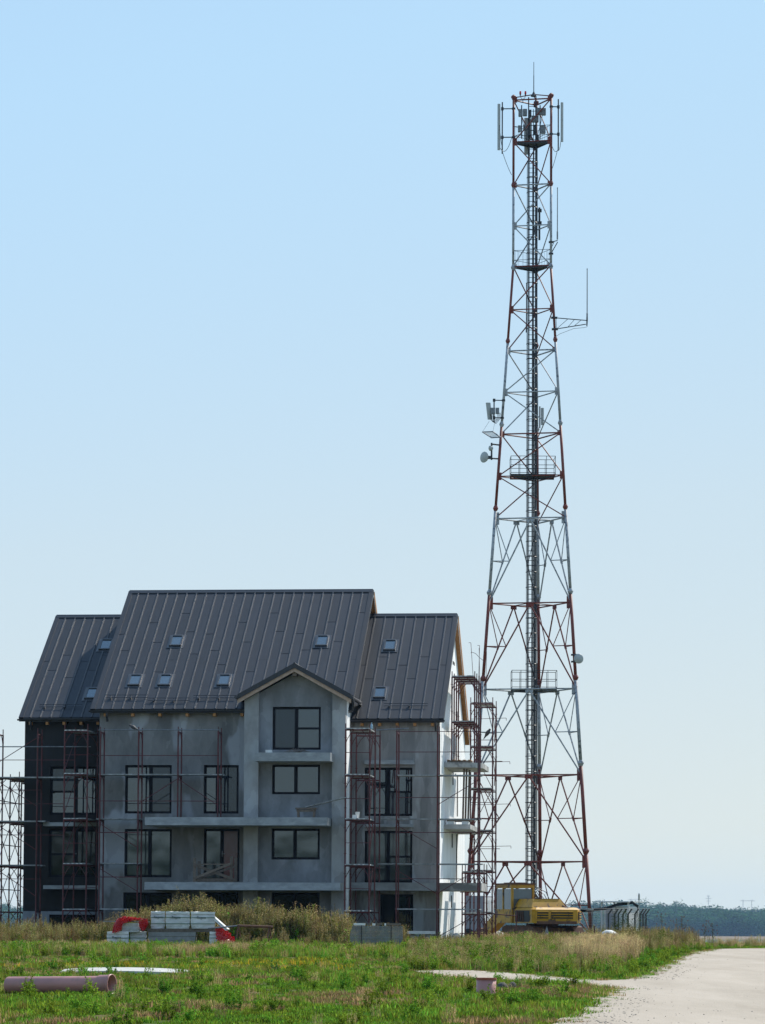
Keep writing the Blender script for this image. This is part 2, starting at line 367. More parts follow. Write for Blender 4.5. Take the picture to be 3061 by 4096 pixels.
window(hb[0], VR_, [.49], M['glass'], {1: [.5]}); window(hb[1], VR_, [.49], M['glass']); window(hb[2], VR_, [.48], M['film_glass']); window(hb[3], VR_, [.48], M['dark_glass'])
for u_ in (UB0 + .004, UB1 - .254):
    g = MB(H); g.box((u_, VB + .502, -.4), (u_ + .25, VM + .1, bayroof(UB0) - .32)); part(house, 'bay_side_wall', g, M['white_render'])
# --- right wing
hr = [hole(1459,3070,1649,3264,VW), hole(1459,3323,1649,3530,VW), hole(1521,3577,1653,3700,VW,.12)]
wr_ = MB(H); wall_holes(wr_, UM1 + .003, 0.0, -.4, rwe - .02, hr, VW); part(house, 'right_wing_wall', wr_, M['wing_render'])
window(hr[0], VW, [.49], M['glass'], {1: [.5]}); window(hr[1], VW, [.49], M['film_glass'], {1: [.5]}); window(hr[2], VW, [.45], M['glass'])
for (x0, x1, y0, y1, d) in ((1458,1658,3040,3057,.18), (1458,1654,3296,3308,.25)):
    s_ = MB(H); s_.box((FU(x0,y0,-d), -d, FW(x0,y1,-d)), (FU(x1,y0,-d), -.003, FW(x0,y0,-d))); part(house, 'lintel', s_, M['slab'])
rbk = rvr * 2
GW = 0.28                                          # gable wall with slit windows cut as recesses
g = MB(H); ring = [(0,.302,-.4),(0,rbk,-.4),(0,rbk,rwe-.25),(0,rvr,rwr-.28),(0,.302,rwe-.1)]
g.prism([(-GW,)+p[1:] for p in ring], (GW,0,0)); part(house, 'gable_wall', g, M['white_render'], label='white rendered gable wall in full sun')
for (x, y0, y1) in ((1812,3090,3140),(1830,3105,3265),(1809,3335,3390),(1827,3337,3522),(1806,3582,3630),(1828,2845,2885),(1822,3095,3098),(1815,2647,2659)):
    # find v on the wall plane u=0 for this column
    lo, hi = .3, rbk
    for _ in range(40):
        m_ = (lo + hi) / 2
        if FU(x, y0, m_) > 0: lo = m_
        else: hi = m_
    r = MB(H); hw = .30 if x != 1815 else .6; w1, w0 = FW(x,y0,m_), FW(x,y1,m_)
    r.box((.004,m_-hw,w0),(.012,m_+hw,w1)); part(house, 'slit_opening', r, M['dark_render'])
# back walls and floor slabs close the building
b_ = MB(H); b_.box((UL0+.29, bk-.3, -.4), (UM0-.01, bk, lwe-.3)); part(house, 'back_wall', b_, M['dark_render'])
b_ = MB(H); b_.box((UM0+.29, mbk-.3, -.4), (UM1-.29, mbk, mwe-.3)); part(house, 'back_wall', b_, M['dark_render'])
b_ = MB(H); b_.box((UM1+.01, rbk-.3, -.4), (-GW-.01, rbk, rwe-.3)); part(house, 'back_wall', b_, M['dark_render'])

M['slab_side'] = mat('slab_side', (0.46,0.45,0.43), (0.30,0.295,0.28), .9, 1.6, (1,1,1), .5, 20, c3=(0.20,0.195,0.19), scale3=1.1, lo3=.55, hi3=.62)
# --- balcony slabs on the front
def slab(x0, x1, y0, y1, v, vback, m_='slab', u1=None):
    s_ = MB(H); a = FU(x0,y0,v); b = FU(x1,y0,v) if u1 is None else u1
    w1 = (FW(x0,y0,v) + FW(x1,y0,v)) / 2; w0 = (FW(x0,y1,v) + FW(x1,y1,v)) / 2
    s_.box((a,v,w0),(b,vback,w1)); part(house, 'balcony_slab', s_, M[m_]); return a, b, w0, w1
VS3, VS2, VS1 = VB - 1.1, VB - 1.5, VB - 1.5
s3 = slab(1019,1323,3010,3044,VS3,VB+.27)
s2 = slab(580,1308,3269,3301,VS2,VM-.004)
s1 = slab(578,1757,3530,3561,VS1,-.004, u1=UM1+.1)
s1b = MB(H); v1 = -1.4; a = UM1 + .104; ww1, ww0 = FW(1757,3531,v1), FW(1757,3563,v1); s1b.box((a,v1,ww0),(0.02,-.004,ww1)); part(house, 'balcony_slab', s1b, M['slab'])
# side balconies with a rounded far corner
def side_balcony(w0, w1, va, vb, ux, rounded, m_='slab_side'):
    n = 10; ring = [(.003,va,w0)]
    if rounded: r_ = min(1.6, ux*.75); ring += [(ux-r_+r_*sin(k*pi/2/n), va+r_-r_*cos(k*pi/2/n), w0) for k in range(n+1)]
    else: ring += [(ux,va,w0)]
    ring += [(ux,vb,w0),(.003,vb,w0)]
    s_ = MB(H); s_.prism(ring, (0,0,w1-w0)); part(house, 'balcony_slab', s_, M[m_], smooth_=False)
side_balcony(FW(1775,3069,2.6), FW(1775,3049,2.6), 2.6, 7.4, 1.72, True)
side_balcony(FW(1775,3316,2.6), FW(1775,3297,2.6), 2.6, 11.5, 1.2, False)
side_balcony(ww0, ww1, -1.4, 2.2, FU(1926,3540,-1.4), False)
SB3, SB2, SB1 = FW(1775,3049,2.6), FW(1775,3297,2.6), ww1

# --- roofs: each sheet between two seams is a piece of its own
def roof_plane(u0, u1, ve, we, vr, wr, colw, name, joints, skip=None):
    deck = MB(H); t = .16
    deck.prism([(u0,ve,we-t),(u1,ve,we-t),(u1,vr,wr-t),(u0,vr,wr-t)], (0,0,t-.012))
    vb = vr + (vr - ve); deck.prism([(u0,vr+.002,wr-t),(u1,vr+.002,wr-t),(u1,vb,we-t),(u0,vb,we-t)], (0,0,t))
    ro = part(house, name, deck, M['trim'])
    n = max(1, round((u1 - u0) / colw)); cw = (u1 - u0) / n
    L = sqrt((vr-ve)**2 + (wr-we)**2); dv = (vr-ve)/L; dw = (wr-we)/L
    def P(u_, s, h): return (u_, ve + dv*s - dw*h, we + dw*s + dv*h)
    for i in range(n):
        a = u0 + i*cw; b = a + cw; js = [0] + [L*f for f in joints[i % len(joints)]] + [L]
        for k, (s0, s1) in enumerate(zip(js[:-1], js[1:])):
            p = MB(H); t0 = R.uniform(-.004,.004); t1 = R.uniform(-.003,.003); lift = .006 * (len(js) - k)
            p.prism([P(a+.004,s0+.004,lift+t0),P(b-.004,s0+.004,lift-t0),P(b-.004,s1-.004,lift+t1),P(a+.004,s1-.004,lift-t1)], tuple(Vector(P(0,0,.008))-Vector(P(0,0,0))))
            if k: e = Vector(P(0,0,.02))-Vector(P(0,0,0)); p.prism([P(a+.01,s0+.002,lift+.004),P(b-.01,s0+.002,lift+.004),P(b-.01,s0+.03,lift+.004),P(a+.01,s0+.03,lift+.004)], tuple(e))
            part(ro, 'roof_sheet', p, M['roof'])
        if i:
            p = MB(H); e = Vector(P(0,0,.055))-Vector(P(0,0,0))
            for d0, d1 in ((-.026,-.010),(.008,.024)): p.prism([P(a+d0,.004,.005),P(a+d1,.004,.005),P(a+d1,L-.2,.005),P(a+d0,L-.2,.005)], tuple(e))
            p.prism([P(a-.012,.004,.005),P(a+.010,.004,.005),P(a+.010,L-.2,.005),P(a-.012,L-.2,.005)], tuple(e*.75)); part(ro, 'standing_seam', p, M['seam'])
    cap = MB(H); cap.tube((u0-.01,vr,wr+.02),(u1+.01,vr,wr+.02),.07,8); cap.prism([P(u0,L-.22,.035),P(u1,L-.22,.035),P(u1,L,.05),P(u0,L,.05)], (0,0,.03)); part(ro, 'ridge_cap', cap, M['trim'])
    for (a, b) in ((u0-.05,u0+.16),(u1-.16,u1+.05)):
        tr = MB(H); tr.prism([P(a,-.02,-.17),P(a,-.02,.05),P(b,-.02,.05),P(b,-.02,-.17)], tuple(Vector(P(0,L+.02,0))-Vector(P(0,0,0)))); part(ro, 'verge_trim', tr, M['roof'])
    gt = MB(H); n_ = 6; rg = .075
    ringp = [(u0-.1, ve-.06+rg*cos(pi+k*pi/n_), we-.05+rg*sin(pi+k*pi/n_)) for k in range(n_+1)] + [(u0-.1, ve-.06+(rg-.012)*cos(2*pi-k*pi/n_), we-.05+(rg-.012)*sin(2*pi-k*pi/n_)) for k in range(n_+1)]
    gt.prism(ringp, (u1-u0+.2,0,0)); part(ro, 'gutter', gt, M['gutter'])
    return ro, P, L
J = [[.62],[.48],[.36],[.72],[.55],[.3],[.8,.4],[.64],[.45]]
ro_m, PM, LM = roof_plane(mu0, mu1, VM-.38, mwe, mvr, mwr, .455, 'main_roof', J)
ro_r, PRR, LR = roof_plane(UM1-.2, ru1, VW-.38, rwe, rvr, rwr, .455, 'wing_roof', [[.5],[.37],[.58],[.46]])
ro_l, PLL, LL = roof_plane(lu0, UM0+.25, VW-.38, lwe, lvr, lwr, .455, 'wing_roof', [[.54],[.45],[.6],[.38]])
# skylights placed on the roof sheets
def on_roof(px, py, P, L):
    lo, hi = 0.0, L
    for _ in range(40):
        m_ = (lo + hi) / 2; q = P(0, m_, 0)
        if FW(px, py, q[1]) > q[2]: lo = m_
        else: hi = m_
    return FU(px, py, P(0, m_, 0)[1]), m_
def skylight(px, py, ro, P, L):
    u_, s = on_roof(px, py, P, L); wd, ln = .56, .98
    n_ = Vector(P(0,0,1)) - Vector(P(0,0,0))
    def bx(mb, a0, a1, s0, s1, h0, h1): mb.prism([P(u_+a0,s+s0,h0),P(u_+a1,s+s0,h0),P(u_+a1,s+s1,h0),P(u_+a0,s+s1,h0)], tuple(n_*(h1-h0)))
    fr = MB(H); bx(fr,-wd/2,-wd/2+.07,-ln/2,ln/2,.01,.11); bx(fr,wd/2-.07,wd/2,-ln/2,ln/2,.01,.11); bx(fr,-wd/2+.07,wd/2-.07,-ln/2,-ln/2+.09,.01,.105); bx(fr,-wd/2+.07,wd/2-.07,ln/2-.1,ln/2,.01,.125)
    bx(fr,-wd/2-.1,wd/2+.1,-ln/2-.16,ln/2+.1,.03,.045)
    so = part(ro, 'skylight', fr, M['skylight_frame'])
    pn = MB(H); bx(pn,-wd/2+.072,wd/2-.072,-ln/2+.092,ln/2-.102,.05,.085); po = part(house, 'skylight_pane', pn, M['sky_glass'])
M['skylight_frame'] = mat('skylight_frame', (0.06,0.062,0.068), None, 0.35, metal=.4)
M['sky_glass'] = glass_mat('sky_glass', (0.05,0.065,0.08), 0.03, 0.0, 1, 2.3)
for (x, y) in ((707,2568),(1289,2568),(541,2725),(661,2725),(897,2725)): skylight(x, y, ro_m, PM, LM)
for (x, y) in ((1561,2585),(1520,2775)): skylight(x, y, ro_r, PRR, LR)
for (x, y) in ((425,2583),(369,2778)): skylight(x, y, ro_l, PLL, LL)
def snow_bar(x0, x1, y, ro, P, L):
    a, s = on_roof(x0, y, P, L); b, _ = on_roof(x1, y, P, L); n_ = Vector(P(0,0,1)) - Vector(P(0,0,0))
    br = MB(H); br.tube(P(a,s,.14),P(b,s,.14),.013,5); br.tube(P(a,s-.14,.10),P(b,s-.14,.10),.013,5)
    k = a + .25
    while k < b: br.prism([P(k-.02,s+.03,.02),P(k+.02,s+.03,.02),P(k+.02,s-.2,.02),P(k-.02,s-.2,.02)], tuple(n_*.10)); k += .9
    part(ro, 'snow_guard', br, M['trim'])
for (x0, x1, y) in ((424,594,2791),(594,762,2803),(775,950,2793)): snow_bar(x0, x1, y, ro_m, PM, LM)
snow_bar(160, 330, 2829, ro_l, PLL, LL); snow_bar(1537, 1713, 2825, ro_r, PRR, LR)
# --- bay roof: a small gable running back into the main roof
vb0 = VB - .32
br = MB(H); ew = .38
ul, ur = FU(957,2779,vb0), FU(1412,2791,vb0); ul = apu - (ur - ul) / 2; ur = 2*apu - ul; ewz = apw - bay_slope*(apu-ul)
vend = mvr - (mwr - apw) / TP + .2
for (e, s_) in ((ul,1),(ur,-1)):
    br.prism([(e,vb0,ewz-.14),(apu,vb0,apw-.14),(apu,vb0,apw),(e,vb0,ewz)], (0,vend-vb0,0))
rb = part(house, 'bay_roof', br, M['trim'])
for (e, s_) in ((ul,1),(ur,-1)):
    n = 8; slope = Vector((apu-e,0,apw-ewz)); ln = slope.length
    for k in range(9):
        v = vb0 + .02 + k*.455
        if v > vend: break
        p = MB(H); p.prism([(e,v,ewz+.004),(apu,v,apw+.004),(apu,v,apw+.014),(e,v,ewz+.014)], (0,min(.447,vend-v),0)); p.prism([(e,v,ewz+.014),(apu,v,apw+.014),(apu,v,apw+.05),(e,v,ewz+.05)], (0,.026,0)); part(rb, 'roof_sheet', p, M['roof'])
    fa = MB(H); fa.prism([(e,vb0+.01,ewz-.34),(apu,vb0+.01,apw-.32),(apu,vb0+.01,apw-.142),(e,vb0+.01,ewz-.142)], (0,.05,0)); part(rb, 'fascia_board', fa, M['fascia_wood'])
    tr = MB(H); tr.prism([(e,vb0-.03,ewz-.16),(apu,vb0-.03,apw-.16),(apu,vb0-.03,apw+.06),(e,vb0-.03,ewz+.06)], (0,.038,0)); part(rb, 'verge_trim', tr, M['trim'])
    gt = MB(H); gt.tube((e-.05*s_,vb0-.12,ewz-.08),(e-.05*s_,vend-1.2,ewz-.08),.07,8); part(rb, 'gutter', gt, M['gutter'])
cap = MB(H); cap.tube((apu,vb0-.04,apw+.03),(apu,vend,apw+.03),.06,6); part(rb, 'ridge_cap', cap, M['trim'])
dp = MB(H); dp.path([(ur+.05,vb0+.1,ewz-.1),(ur+.09,vb0+.15,ewz-.3),(ur+.06,vb0+.3,ewz-.5),(ur+.02,vb0+.4,ewz-.62)], .05, 8); part(house, 'downpipe', dp, M['gutter'])
pl = MB(H); pl.box((apu-.09,vb0+.07,apw-.5),(apu+.09,VR_-.01,apw-.34)); part(house, 'ridge_beam', pl, M['old_wood'])
# rafter tails and downpipe stubs under the eaves
for (a, b, v, wv, n) in ((UM0+.3,UB0-.3,VM,mwe,6),(UL0+.3,UM0-.4,VW,lwe,5),(UM1+.5,-.3,VW,rwe,5)):
    for k in range(n):
        u_ = a + (b-a)*k/(n-1); t = MB(H); t.box((u_-.06,v-.34,wv-.30),(u_+.06,v-.003,wv-.17)); part(house, 'rafter_tail', t, M['pine'])
for (x, y, v, wv) in ((428,2850,VM,mwe),(123,2885,VW,lwe),(1743,2885,VW,rwe)):
    u_ = FU(x, y, v-.4); d_ = MB(H); d_.path([(u_,v-.43,wv-.09),(u_,v-.40,wv-.3),(u_,v-.3,wv-.42),(u_,v-.26,wv-.52)], .05, 8); part(house, 'downpipe', d_, M['gutter'])
# timber soffit of the right gable overhang, lit from the side
for (va, wa, vb_, wb) in ((rvr,rwr,2*rvr+.38,rwe),(mvr,mwr,2*mvr+2.4-.02,mwe+.02)):
    u1_ = ru1 if wa == rwr else mu1
    so = MB(H); so.prism([(u1_-.30,va,wa-.19),(u1_+.03,va,wa-.19),(u1_+.03,vb_,wb-.19),(u1_-.30,vb_,wb-.19)], (0,0,-.06)); part(house, 'soffit', so, M['pine'])
    fb = MB(H); fb.prism([(u1_+.055,va,wa-.34),(u1_+.055,va,wa-.05),(u1_+.055,vb_,wb-.05),(u1_+.055,vb_,wb-.34)], (.03,0,0)); part(house, 'barge_board', fb, M['pine'])

# ================================================================== ground, road, fields
def ground_mesh():
    xs = [-120,-90,-60,-48] + [-40 + i*0.8 for i in range(101)] + [48,60,90,120]
    ys = [-420,-150,-50,0,20,30,36] + [40 + i*0.8 for i in range(150)] + [162,168,176,186,196,208,220,235,245,260,280,300,320,345,370,400,450,500,560,700,1000,1500,2400,3000,3412,3500,3700,3900,4050,4202,4600,5300]
    mb = MB(); idx = {}
    for j, y in enumerate(ys):
        for i, x in enumerate(xs):
            f = 1.0 if 0 <= y < 300 else (y / 300.0 if y > 0 else 1 - y/60.)
            xx = x * f; idx[i, j] = len(mb.v); mb.v.append(Vector((xx, y, gz(xx, y))))
    for j in range(len(ys)-1):
        for i in range(len(xs)-1): mb.f.append((idx[i,j], idx[i+1,j], idx[i+1,j+1], idx[i,j+1]))
    return mb
M['earth'] = mat('earth', (0.075,0.085,0.03), (0.16,0.125,0.06), 0.95, 0.5, (1,1,1), 0.4, 8, spec=0.02, c3=(0.06,0.095,0.022), scale3=0.16, lo3=0.42, hi3=0.6)
go = bpy.data.objects.new('ground', ground_mesh().mesh('ground', mats=(M['earth'],), smooth_=True)); col.objects.link(go); tag(go, kind='structure')
M['gravel'] = mat('gravel', (0.445,0.385,0.315), (0.35,0.30,0.24), 0.95, 0.55, (1,.16,1), 0.5, 26, spec=0.03, c3=(0.41,0.35,0.28), scale3=7, lo3=0.5, hi3=0.75, detail=8)
def sheet(name, poly, m_, lift, step=0.7, jag=0.0):
    """ground-hugging sheet from a plan polygon, cut to a fine grid"""
    bm = bmesh.new(); vs = []
    n = len(poly)
    for i in range(n):
        a, b = poly[i], poly[(i+1) % n]; k = max(1, int((b-a).length / step))
        for j in range(k):
            p = a + (b-a)*(j/k); q = Vector((R.uniform(-jag,jag), R.uniform(-jag,jag)*2.5)); vs.append(bm.verts.new((p.x+q.x, p.y+q.y, 0)))
    f = bm.faces.new(vs)
    ys = [v.co.y for v in vs]; xs = [v.co.x for v in vs]
    y = min(ys) + step
    while y < max(ys):
        bmesh.ops.bisect_plane(bm, geom=bm.verts[:]+bm.edges[:]+bm.faces[:], plane_co=(0,y,0), plane_no=(0,1,0)); y += step*1.4
    x = min(xs) + 1.2
    while x < max(xs):
        bmesh.ops.bisect_plane(bm, geom=bm.verts[:]+bm.edges[:]+bm.faces[:], plane_co=(x,0,0), plane_no=(1,0,0)); x += 1.6
    for v in bm.verts: v.co.z = gz(v.co.x, v.co.y) + lift
    bmesh.ops.recalc_face_normals(bm, faces=bm.faces[:])
    if bm.faces[0].normal.z < 0: bmesh.ops.reverse_faces(bm, faces=bm.faces[:])
    me = bpy.data.meshes.new(name); bm.to_mesh(me); bm.free(); me.materials.append(m_)
    for p in me.polygons: p.use_smooth = True
    o = bpy.data.objects.new(name, me); col.objects.link(o); return tag(o, kind='structure')
def G2(x, y): p = ground(x, y); return Vector((p.x, p.y))
road_px = [(2180,4130),(2330,4045),(2405,3990),(2470,3962),(2300,3942),(2000,3930),(1700,3906),(1660,3890),(1900,3888),(2200,3911),(2420,3926),(2520,3924),(2620,3882),(2700,3842),(2760,3816),(2860,3799),(2960,3797)]
ROAD = [G2(*p) for p in road_px]
ROAD = [Vector((ROAD[0].x - 3, 25))] + ROAD + [Vector((24, ROAD[-1].y + .3)), Vector((40, ROAD[-1].y-2)), Vector((40, 25))]
ro = sheet('gravel_road', ROAD, M['gravel'], 0.035, .7, .05)
def in_poly(x, y, poly):
    c = False; n = len(poly)
    for i in range(n):
        a, b = poly[i], poly[(i+1) % n]
        if (a.y > y) != (b.y > y) and x < (b.x-a.x)*(y-a.y)/(b.y-a.y) + a.x: c = not c
    return c
M['stubble'] = mat('stubble', (0.25,0.185,0.12), (0.19,0.145,0.10), 0.95, 0.02, (0.3,1,1), spec=0.0, c3=(0.22,0.15,0.11), scale3=0.02, lo3=.55, hi3=.7)
M['far_green'] = mat('far_green', (0.12,0.13,0.085), (0.15,0.14,0.085), 0.95, 0.01, (0.3,1,1), spec=0.0)
sheet('stubble_field', [Vector(p) for p in ((-700,2590),(700,2590),(900,3390),(-900,3390))], M['stubble'], 0.25, 60)
sheet('green_field', [Vector(p) for p in ((-500,1575),(500,1575),(696,2583),(-696,2583))], M['far_green'], 0.25, 60)

# ================================================================== lattice mast
TY = 200.0; TS = FPX / TY
def tz(py): return at(2120, py, TY).z
def tW(z):
    zk = tz(1075); w_ = 154 / TS
    return w_ if z >= zk else w_ + (zk - z) * (306.0 / 2325)
AL = radians(12)
tcx = at(2121, 2000, TY).x + .17
def trot(x, y, z):
    y = y * .74
    return Vector((tcx + x*cos(AL) + y*sin(AL), TY - x*sin(AL) + y*cos(AL), z))
def tL(z): w_ = tW(z); return trot(-w_/2, -w_*.2887, z)
def tR(z): w_ = tW(z); return trot(w_/2, -w_*.2887, z)
def tB(z): w_ = tW(z); return trot(0, w_*.5774, z)
tbase = gz(tcx, TY)
mast = thing('communication_mast', 'tall three legged red and white lattice mast with ladder and antennas', 'mast', (tcx, TY, tbase))
bands = [(395,745,'tower_red'),(745,1075,'tower_white'),(1075,1369,'tower_red'),(1369,1703,'tower_white'),(1703,2039,'tower_red'),(2039,2376,'tower_white'),(2376,2719,'tower_red'),(2719,3059,'tower_white'),(3059,3407,'tower_red'),(3407,3760,'tower_red')]
def tm(z):
    for a, b, m_ in bands:
        if tz(b) <= z <= tz(a) + .2: return M[m_]
    return M['tower_red']
LEG = (tL, tR, tB)
for (a, b, m_) in bands:
    z1, z0 = tz(a), tz(b)
    if b == 3760: z0 = tbase - .2
    for f in LEG:
        r = .076 if a < 1000 else .076 + .036 * min(1, (a-1000)/2000)
        mb = MB(); mb.tube(f(z0), f(z1), r, 10); part(mast, 'leg_section', mb, M[m_], True)
        fl = MB(); fl.lathe([(r*1.05,-.16),(r*1.9,0),(r*1.9,.03),(r*1.05,.2)], f(z0), f(z1)-f(z0), 10); part(mast, 'leg_flange', fl, M[m_])
def bar(a, b, r, n=6, nm='brace', mm=None):
    mb = MB(); mb.tube(a, b, r, n); part(mast, nm, mb, mm or tm((a.z+b.z)/2))
def gusset(p, q, s_=.13, h=.22):
    d = (q - p); d.z = 0; d.normalize(); mb = MB(); c = p + d*(s_*.9)
    mb.beam(c - Vector((0,0,h/1.1)), c + Vector((0,0,h/1.1)), .03, s_*1.6, d.cross(Vector((0,0,1))).cross(Vector((0,0,1)))); part(mast, 'gusset_plate', mb, tm(p.z))
up_lv = [tz(y) for y in (405,572,745,908,1070,1243,1408,1574,1741,1910,2079)]
faces = [(tR, tL), (tL, tB), (tB, tR)]               # (even node, odd node)
for k, z in enumerate(up_lv):
    for fe, fo in faces:
        a, b = fe(z), fo(z); d = (b-a).normalized()*.1
        bar(a+d, b-d, .046 if k % 2 == 0 else .038, nm='horizontal_bar', mm=tm(z-.15))
        if k < len(up_lv)-1:
            z2 = up_lv[k+1]; a = fe(z) if k % 2 == 0 else fo(z); b = fo(z2) if k % 2 == 0 else fe(z2)
            d = (b-a).normalized()*.12; bar(a+d, b-d, .039)
    for f, o in ((tL,tR),(tR,tL),(tB,tL)): gusset(f(z), o(z), .13, .26 if k % 2 else .18)
lo_lv = [tz(y) for y in (2079,2418,2761,3103,3448)] + [tbase+.15]
for k in range(5):
    z0, z1 = lo_lv[k], lo_lv[k+1]; zm = (z0+z1)/2 if k < 4 else z1 + .42*(z0-z1)
    mids = []
    for fa, fb in ((tL,tR),(tL,tB),(tB,tR)):
        A, B_ = fa(z0), fb(z0); Mi = (A+B_)/2 - Vector((0,0,.06)); mids.append(Mi)
        d = (B_-A).normalized()*.12
        if k: bar(A+d, B_-d, .045, nm='horizontal_bar', mm=tm(z0-.2))
        for f, g_ in ((fa,fb),(fb,fa)):
            e = f(z1) if k < 4 else f(z1)+Vector((0,0,.1))
            tt = (z0-zm)/(z0-z1); D = Mi + (e - Mi)*tt
            bar(Mi, e + (Mi-e).normalized()*.15, .05, nm='main_brace')
            E_ = f(zm); bar(E_, D, .032, nm='secondary_brace'); bar(f(z0)+(D-f(z0)).normalized()*.2, D, .032, nm='secondary_brace')
            gp = MB(); dd = (e-Mi).normalized(); gp.beam(D-dd*.15, D+dd*.15, .03, .15, (B_-A).cross(Vector((0,0,1)))); part(mast, 'gusset_plate', gp, tm(zm))
        gp = MB(); dh = (B_-A).normalized(); gp.beam(Mi-dh*.24-Vector((0,0,.05)), Mi+dh*.24-Vector((0,0,.05)), .03, .26, (0,0,1)); part(mast, 'gusset_plate', gp, tm(z0-.2))
    for i in range(3): bar(mids[i]+Vector((0,0,.05)), mids[(i+1)%3]+Vector((0,0,.05)), .028, nm='plan_brace', mm=tm(z0-.2))
    for f, o in ((tL,tR),(tR,tL),(tB,tL)): gusset(f(z0), o(z0), .16, .42)
# ladder, safety cage, feeder cables
lx, ly = at(2127, 2000, TY).x, TY + .25
ztop = tz(385); zbot = tbase + .3
for s_ in (-.23, .23):
    mb = MB(); mb.tube((lx+s_, ly, zbot), (lx+s_, ly, ztop), .042, 6); part(mast, 'ladder_rail', mb, M['dark_steel'])
rm = MB(); rm.tube((-.23,0,0),(.23,0,0),.02,5); rme = rm.mesh('ladder_rung', mats=(M['dark_steel'],))
n = int((ztop-zbot)/.3)
for k in range(n): put(mast, 'ladder_rung', rme, (lx, ly, zbot+.3*k))
hm_ = MB(); hp = [(.37*cos(t), -.37*sin(t)-.1 if True else 0, 0) for t in [pi*j/10 for j in range(11)]]; hp = [(.3,0.02,0)]+[(.34*cos(t), -.12-.42*sin(t), 0) for t in [pi*j/10 for j in range(11)]]+[(-.3,.02,0)]
hm_.path(hp, .026, 4); hme = hm_.mesh('cage_hoop', mats=(M['dark_steel'],))
k = 0; z = zbot + 2.4
while z < tz(640): put(mast, 'cage_hoop', hme, (lx, ly, z)); z += .95
for t in (.12, .32, .5, .68, .88):
    mb = MB(); x_, y_ = lx+.34*cos(pi*t), ly-.12-.42*sin(pi*t); mb.tube((x_,y_,zbot+2.4),(x_,y_,tz(645)),.018,4); part(mast, 'cage_strap', mb, M['dark_steel'])
for k in range(7):
    x_ = lx + .06 + .055*k; y_ = ly + .16 + .03*(k%2); mb = MB(); z1 = tz((430,600,1350,1620,420,560,2650)[k])
    mb.path([(x_+.55+.1*k,y_-.4,tbase+2.2-.1*k),(x_+.25+.05*k,y_-.2,tbase+2.0+.15*k),(x_,y_,tbase+3.2),(x_,y_,(z1+tbase)/2),(x_+R.uniform(-.02,.02),y_,z1)], .025, 5); part(mast, 'feeder_cable', mb, M['cable'])
# crown: spike, obstruction lamps
top = tz(405); ap = Vector((tcx, TY, tz(378)))
for f in LEG:
    mb = MB(); mb.tube(f(top+.15), ap, .035, 6); part(mast, 'crown_strut', mb, M['tower_red'])
    mb = MB(); q = f(top); mb.lathe([(.07,0),(.16,.16),(.16,.24),(.05,.34)], q, (0,0,1), 8); part(mast, 'leg_cap', mb, M['tower_red'])
mb = MB(); mb.lathe([(.2,-.12),(.06,.12),(.028,.2),(.026,1.2),(.02,1.21),(.018,2.05)], ap, (0,0,1), 8); part(mast, 'lightning_rod', mb, M['dark_steel'])
lp = at(2092, 398, TY-.6)
mb = MB(); mb.path([lp+Vector((-.16,0,.25)), lp+Vector((-.13,0,.12)), lp, lp+Vector((.13,0,.12)), lp+Vector((.16,0,.25))], .016, 5); mb.tube(lp, lp-Vector((0,0,.2)), .02, 5); lm_ = part(mast, 'lamp_bracket', mb, M['dark_steel'])
for s_ in (-.16, .16):
    c = lp+Vector((s_,0,.25)); mb = MB(); mb.lathe([(.045,0),(.045,.07),(.03,.08)], c, (0,0,1), 8); part(lm_, 'lamp_base', mb, M['dark_steel'])
    mb = MB(); mb.lathe([(.06,.08),(.065,.2),(.05,.27),(.01,.29)], c, (0,0,1), 10); part(lm_, 'lamp_lens', mb, M['red_lamp'], True)
# platforms
def tri_platform(py, ins, th=.06):
    z = tz(py); c = Vector((tcx,TY,z)); ring = [c + (f(z)-c)*ins for f in LEG]
    mb = MB(); 
    # open grating: bearing bars between two sides
    for j in range(9):
        t = j/9; a = ring[0]+(ring[2]-ring[0])*t; b = ring[1]+(ring[2]-ring[1])*t; mb.beam(a, b, .10, .03)
    for i in range(3): mb.beam(ring[i], ring[(i+1)%3], .06, .14)
    part(mast, 'platform_grating', mb, M['dark_steel'])
    # ring of thin rails and hangers above
    rl = MB()
    for zz in (.45, 1.05):
        for i in range(3): rl.tube(LEG[i](z+zz), LEG[(i+1)%3](z+zz), .016, 5)
    for i in range(3):
        for t in (.12,.28,.44,.6,.76,.9): a = LEG[i](z)*(1-t)+LEG[(i+1)%3](z)*t; rl.tube(a, a+Vector((0,0,1.05)), .006, 4)
    part(mast, 'platform_rail', rl, M['dark_steel'])
tri_platform(577, .93); tri_platform(1073, .93)
def rest_platform(py, x0, x1):
    z = tz(py); a, b = at(x0,py,TY).x, at(x1,py,TY).x; y0, y1 = TY-.9, TY+.7
    mb = MB()
    for j in range(8): y = y0+(y1-y0)*j/7; mb.box((a,y-.05,z),(b,y+.05,z+.03))
    mb.box((a,y0,z-.1),(b,y0+.04,z)); mb.box((a,y1,z-.1),(b,y1+.04,z)); part(mast, 'platform_grating', mb, M['dark_steel'])
    rl = MB()
    for zz in (.12,.6,1.15):
        rl.tube((a,y0,z+zz),(b,y0,z+zz),.018,5); rl.tube((a,y1,z+zz),(b,y1,z+zz),.018,5); rl.tube((a,y0,z+zz),(a,y1,z+zz),.018,5); rl.tube((b,y0,z+zz),(b,y1,z+zz),.018,5)
    for x in (a, a+.55, b-.55, b):
        for y in (y0, y1): rl.tube((x,y,z),(x,y,z+1.15),.018,5)
    part(mast, 'platform_rail', rl, M['dark_steel'])
rest_platform(1906, 2042, 2219); rest_platform(2760, 2046, 2225)
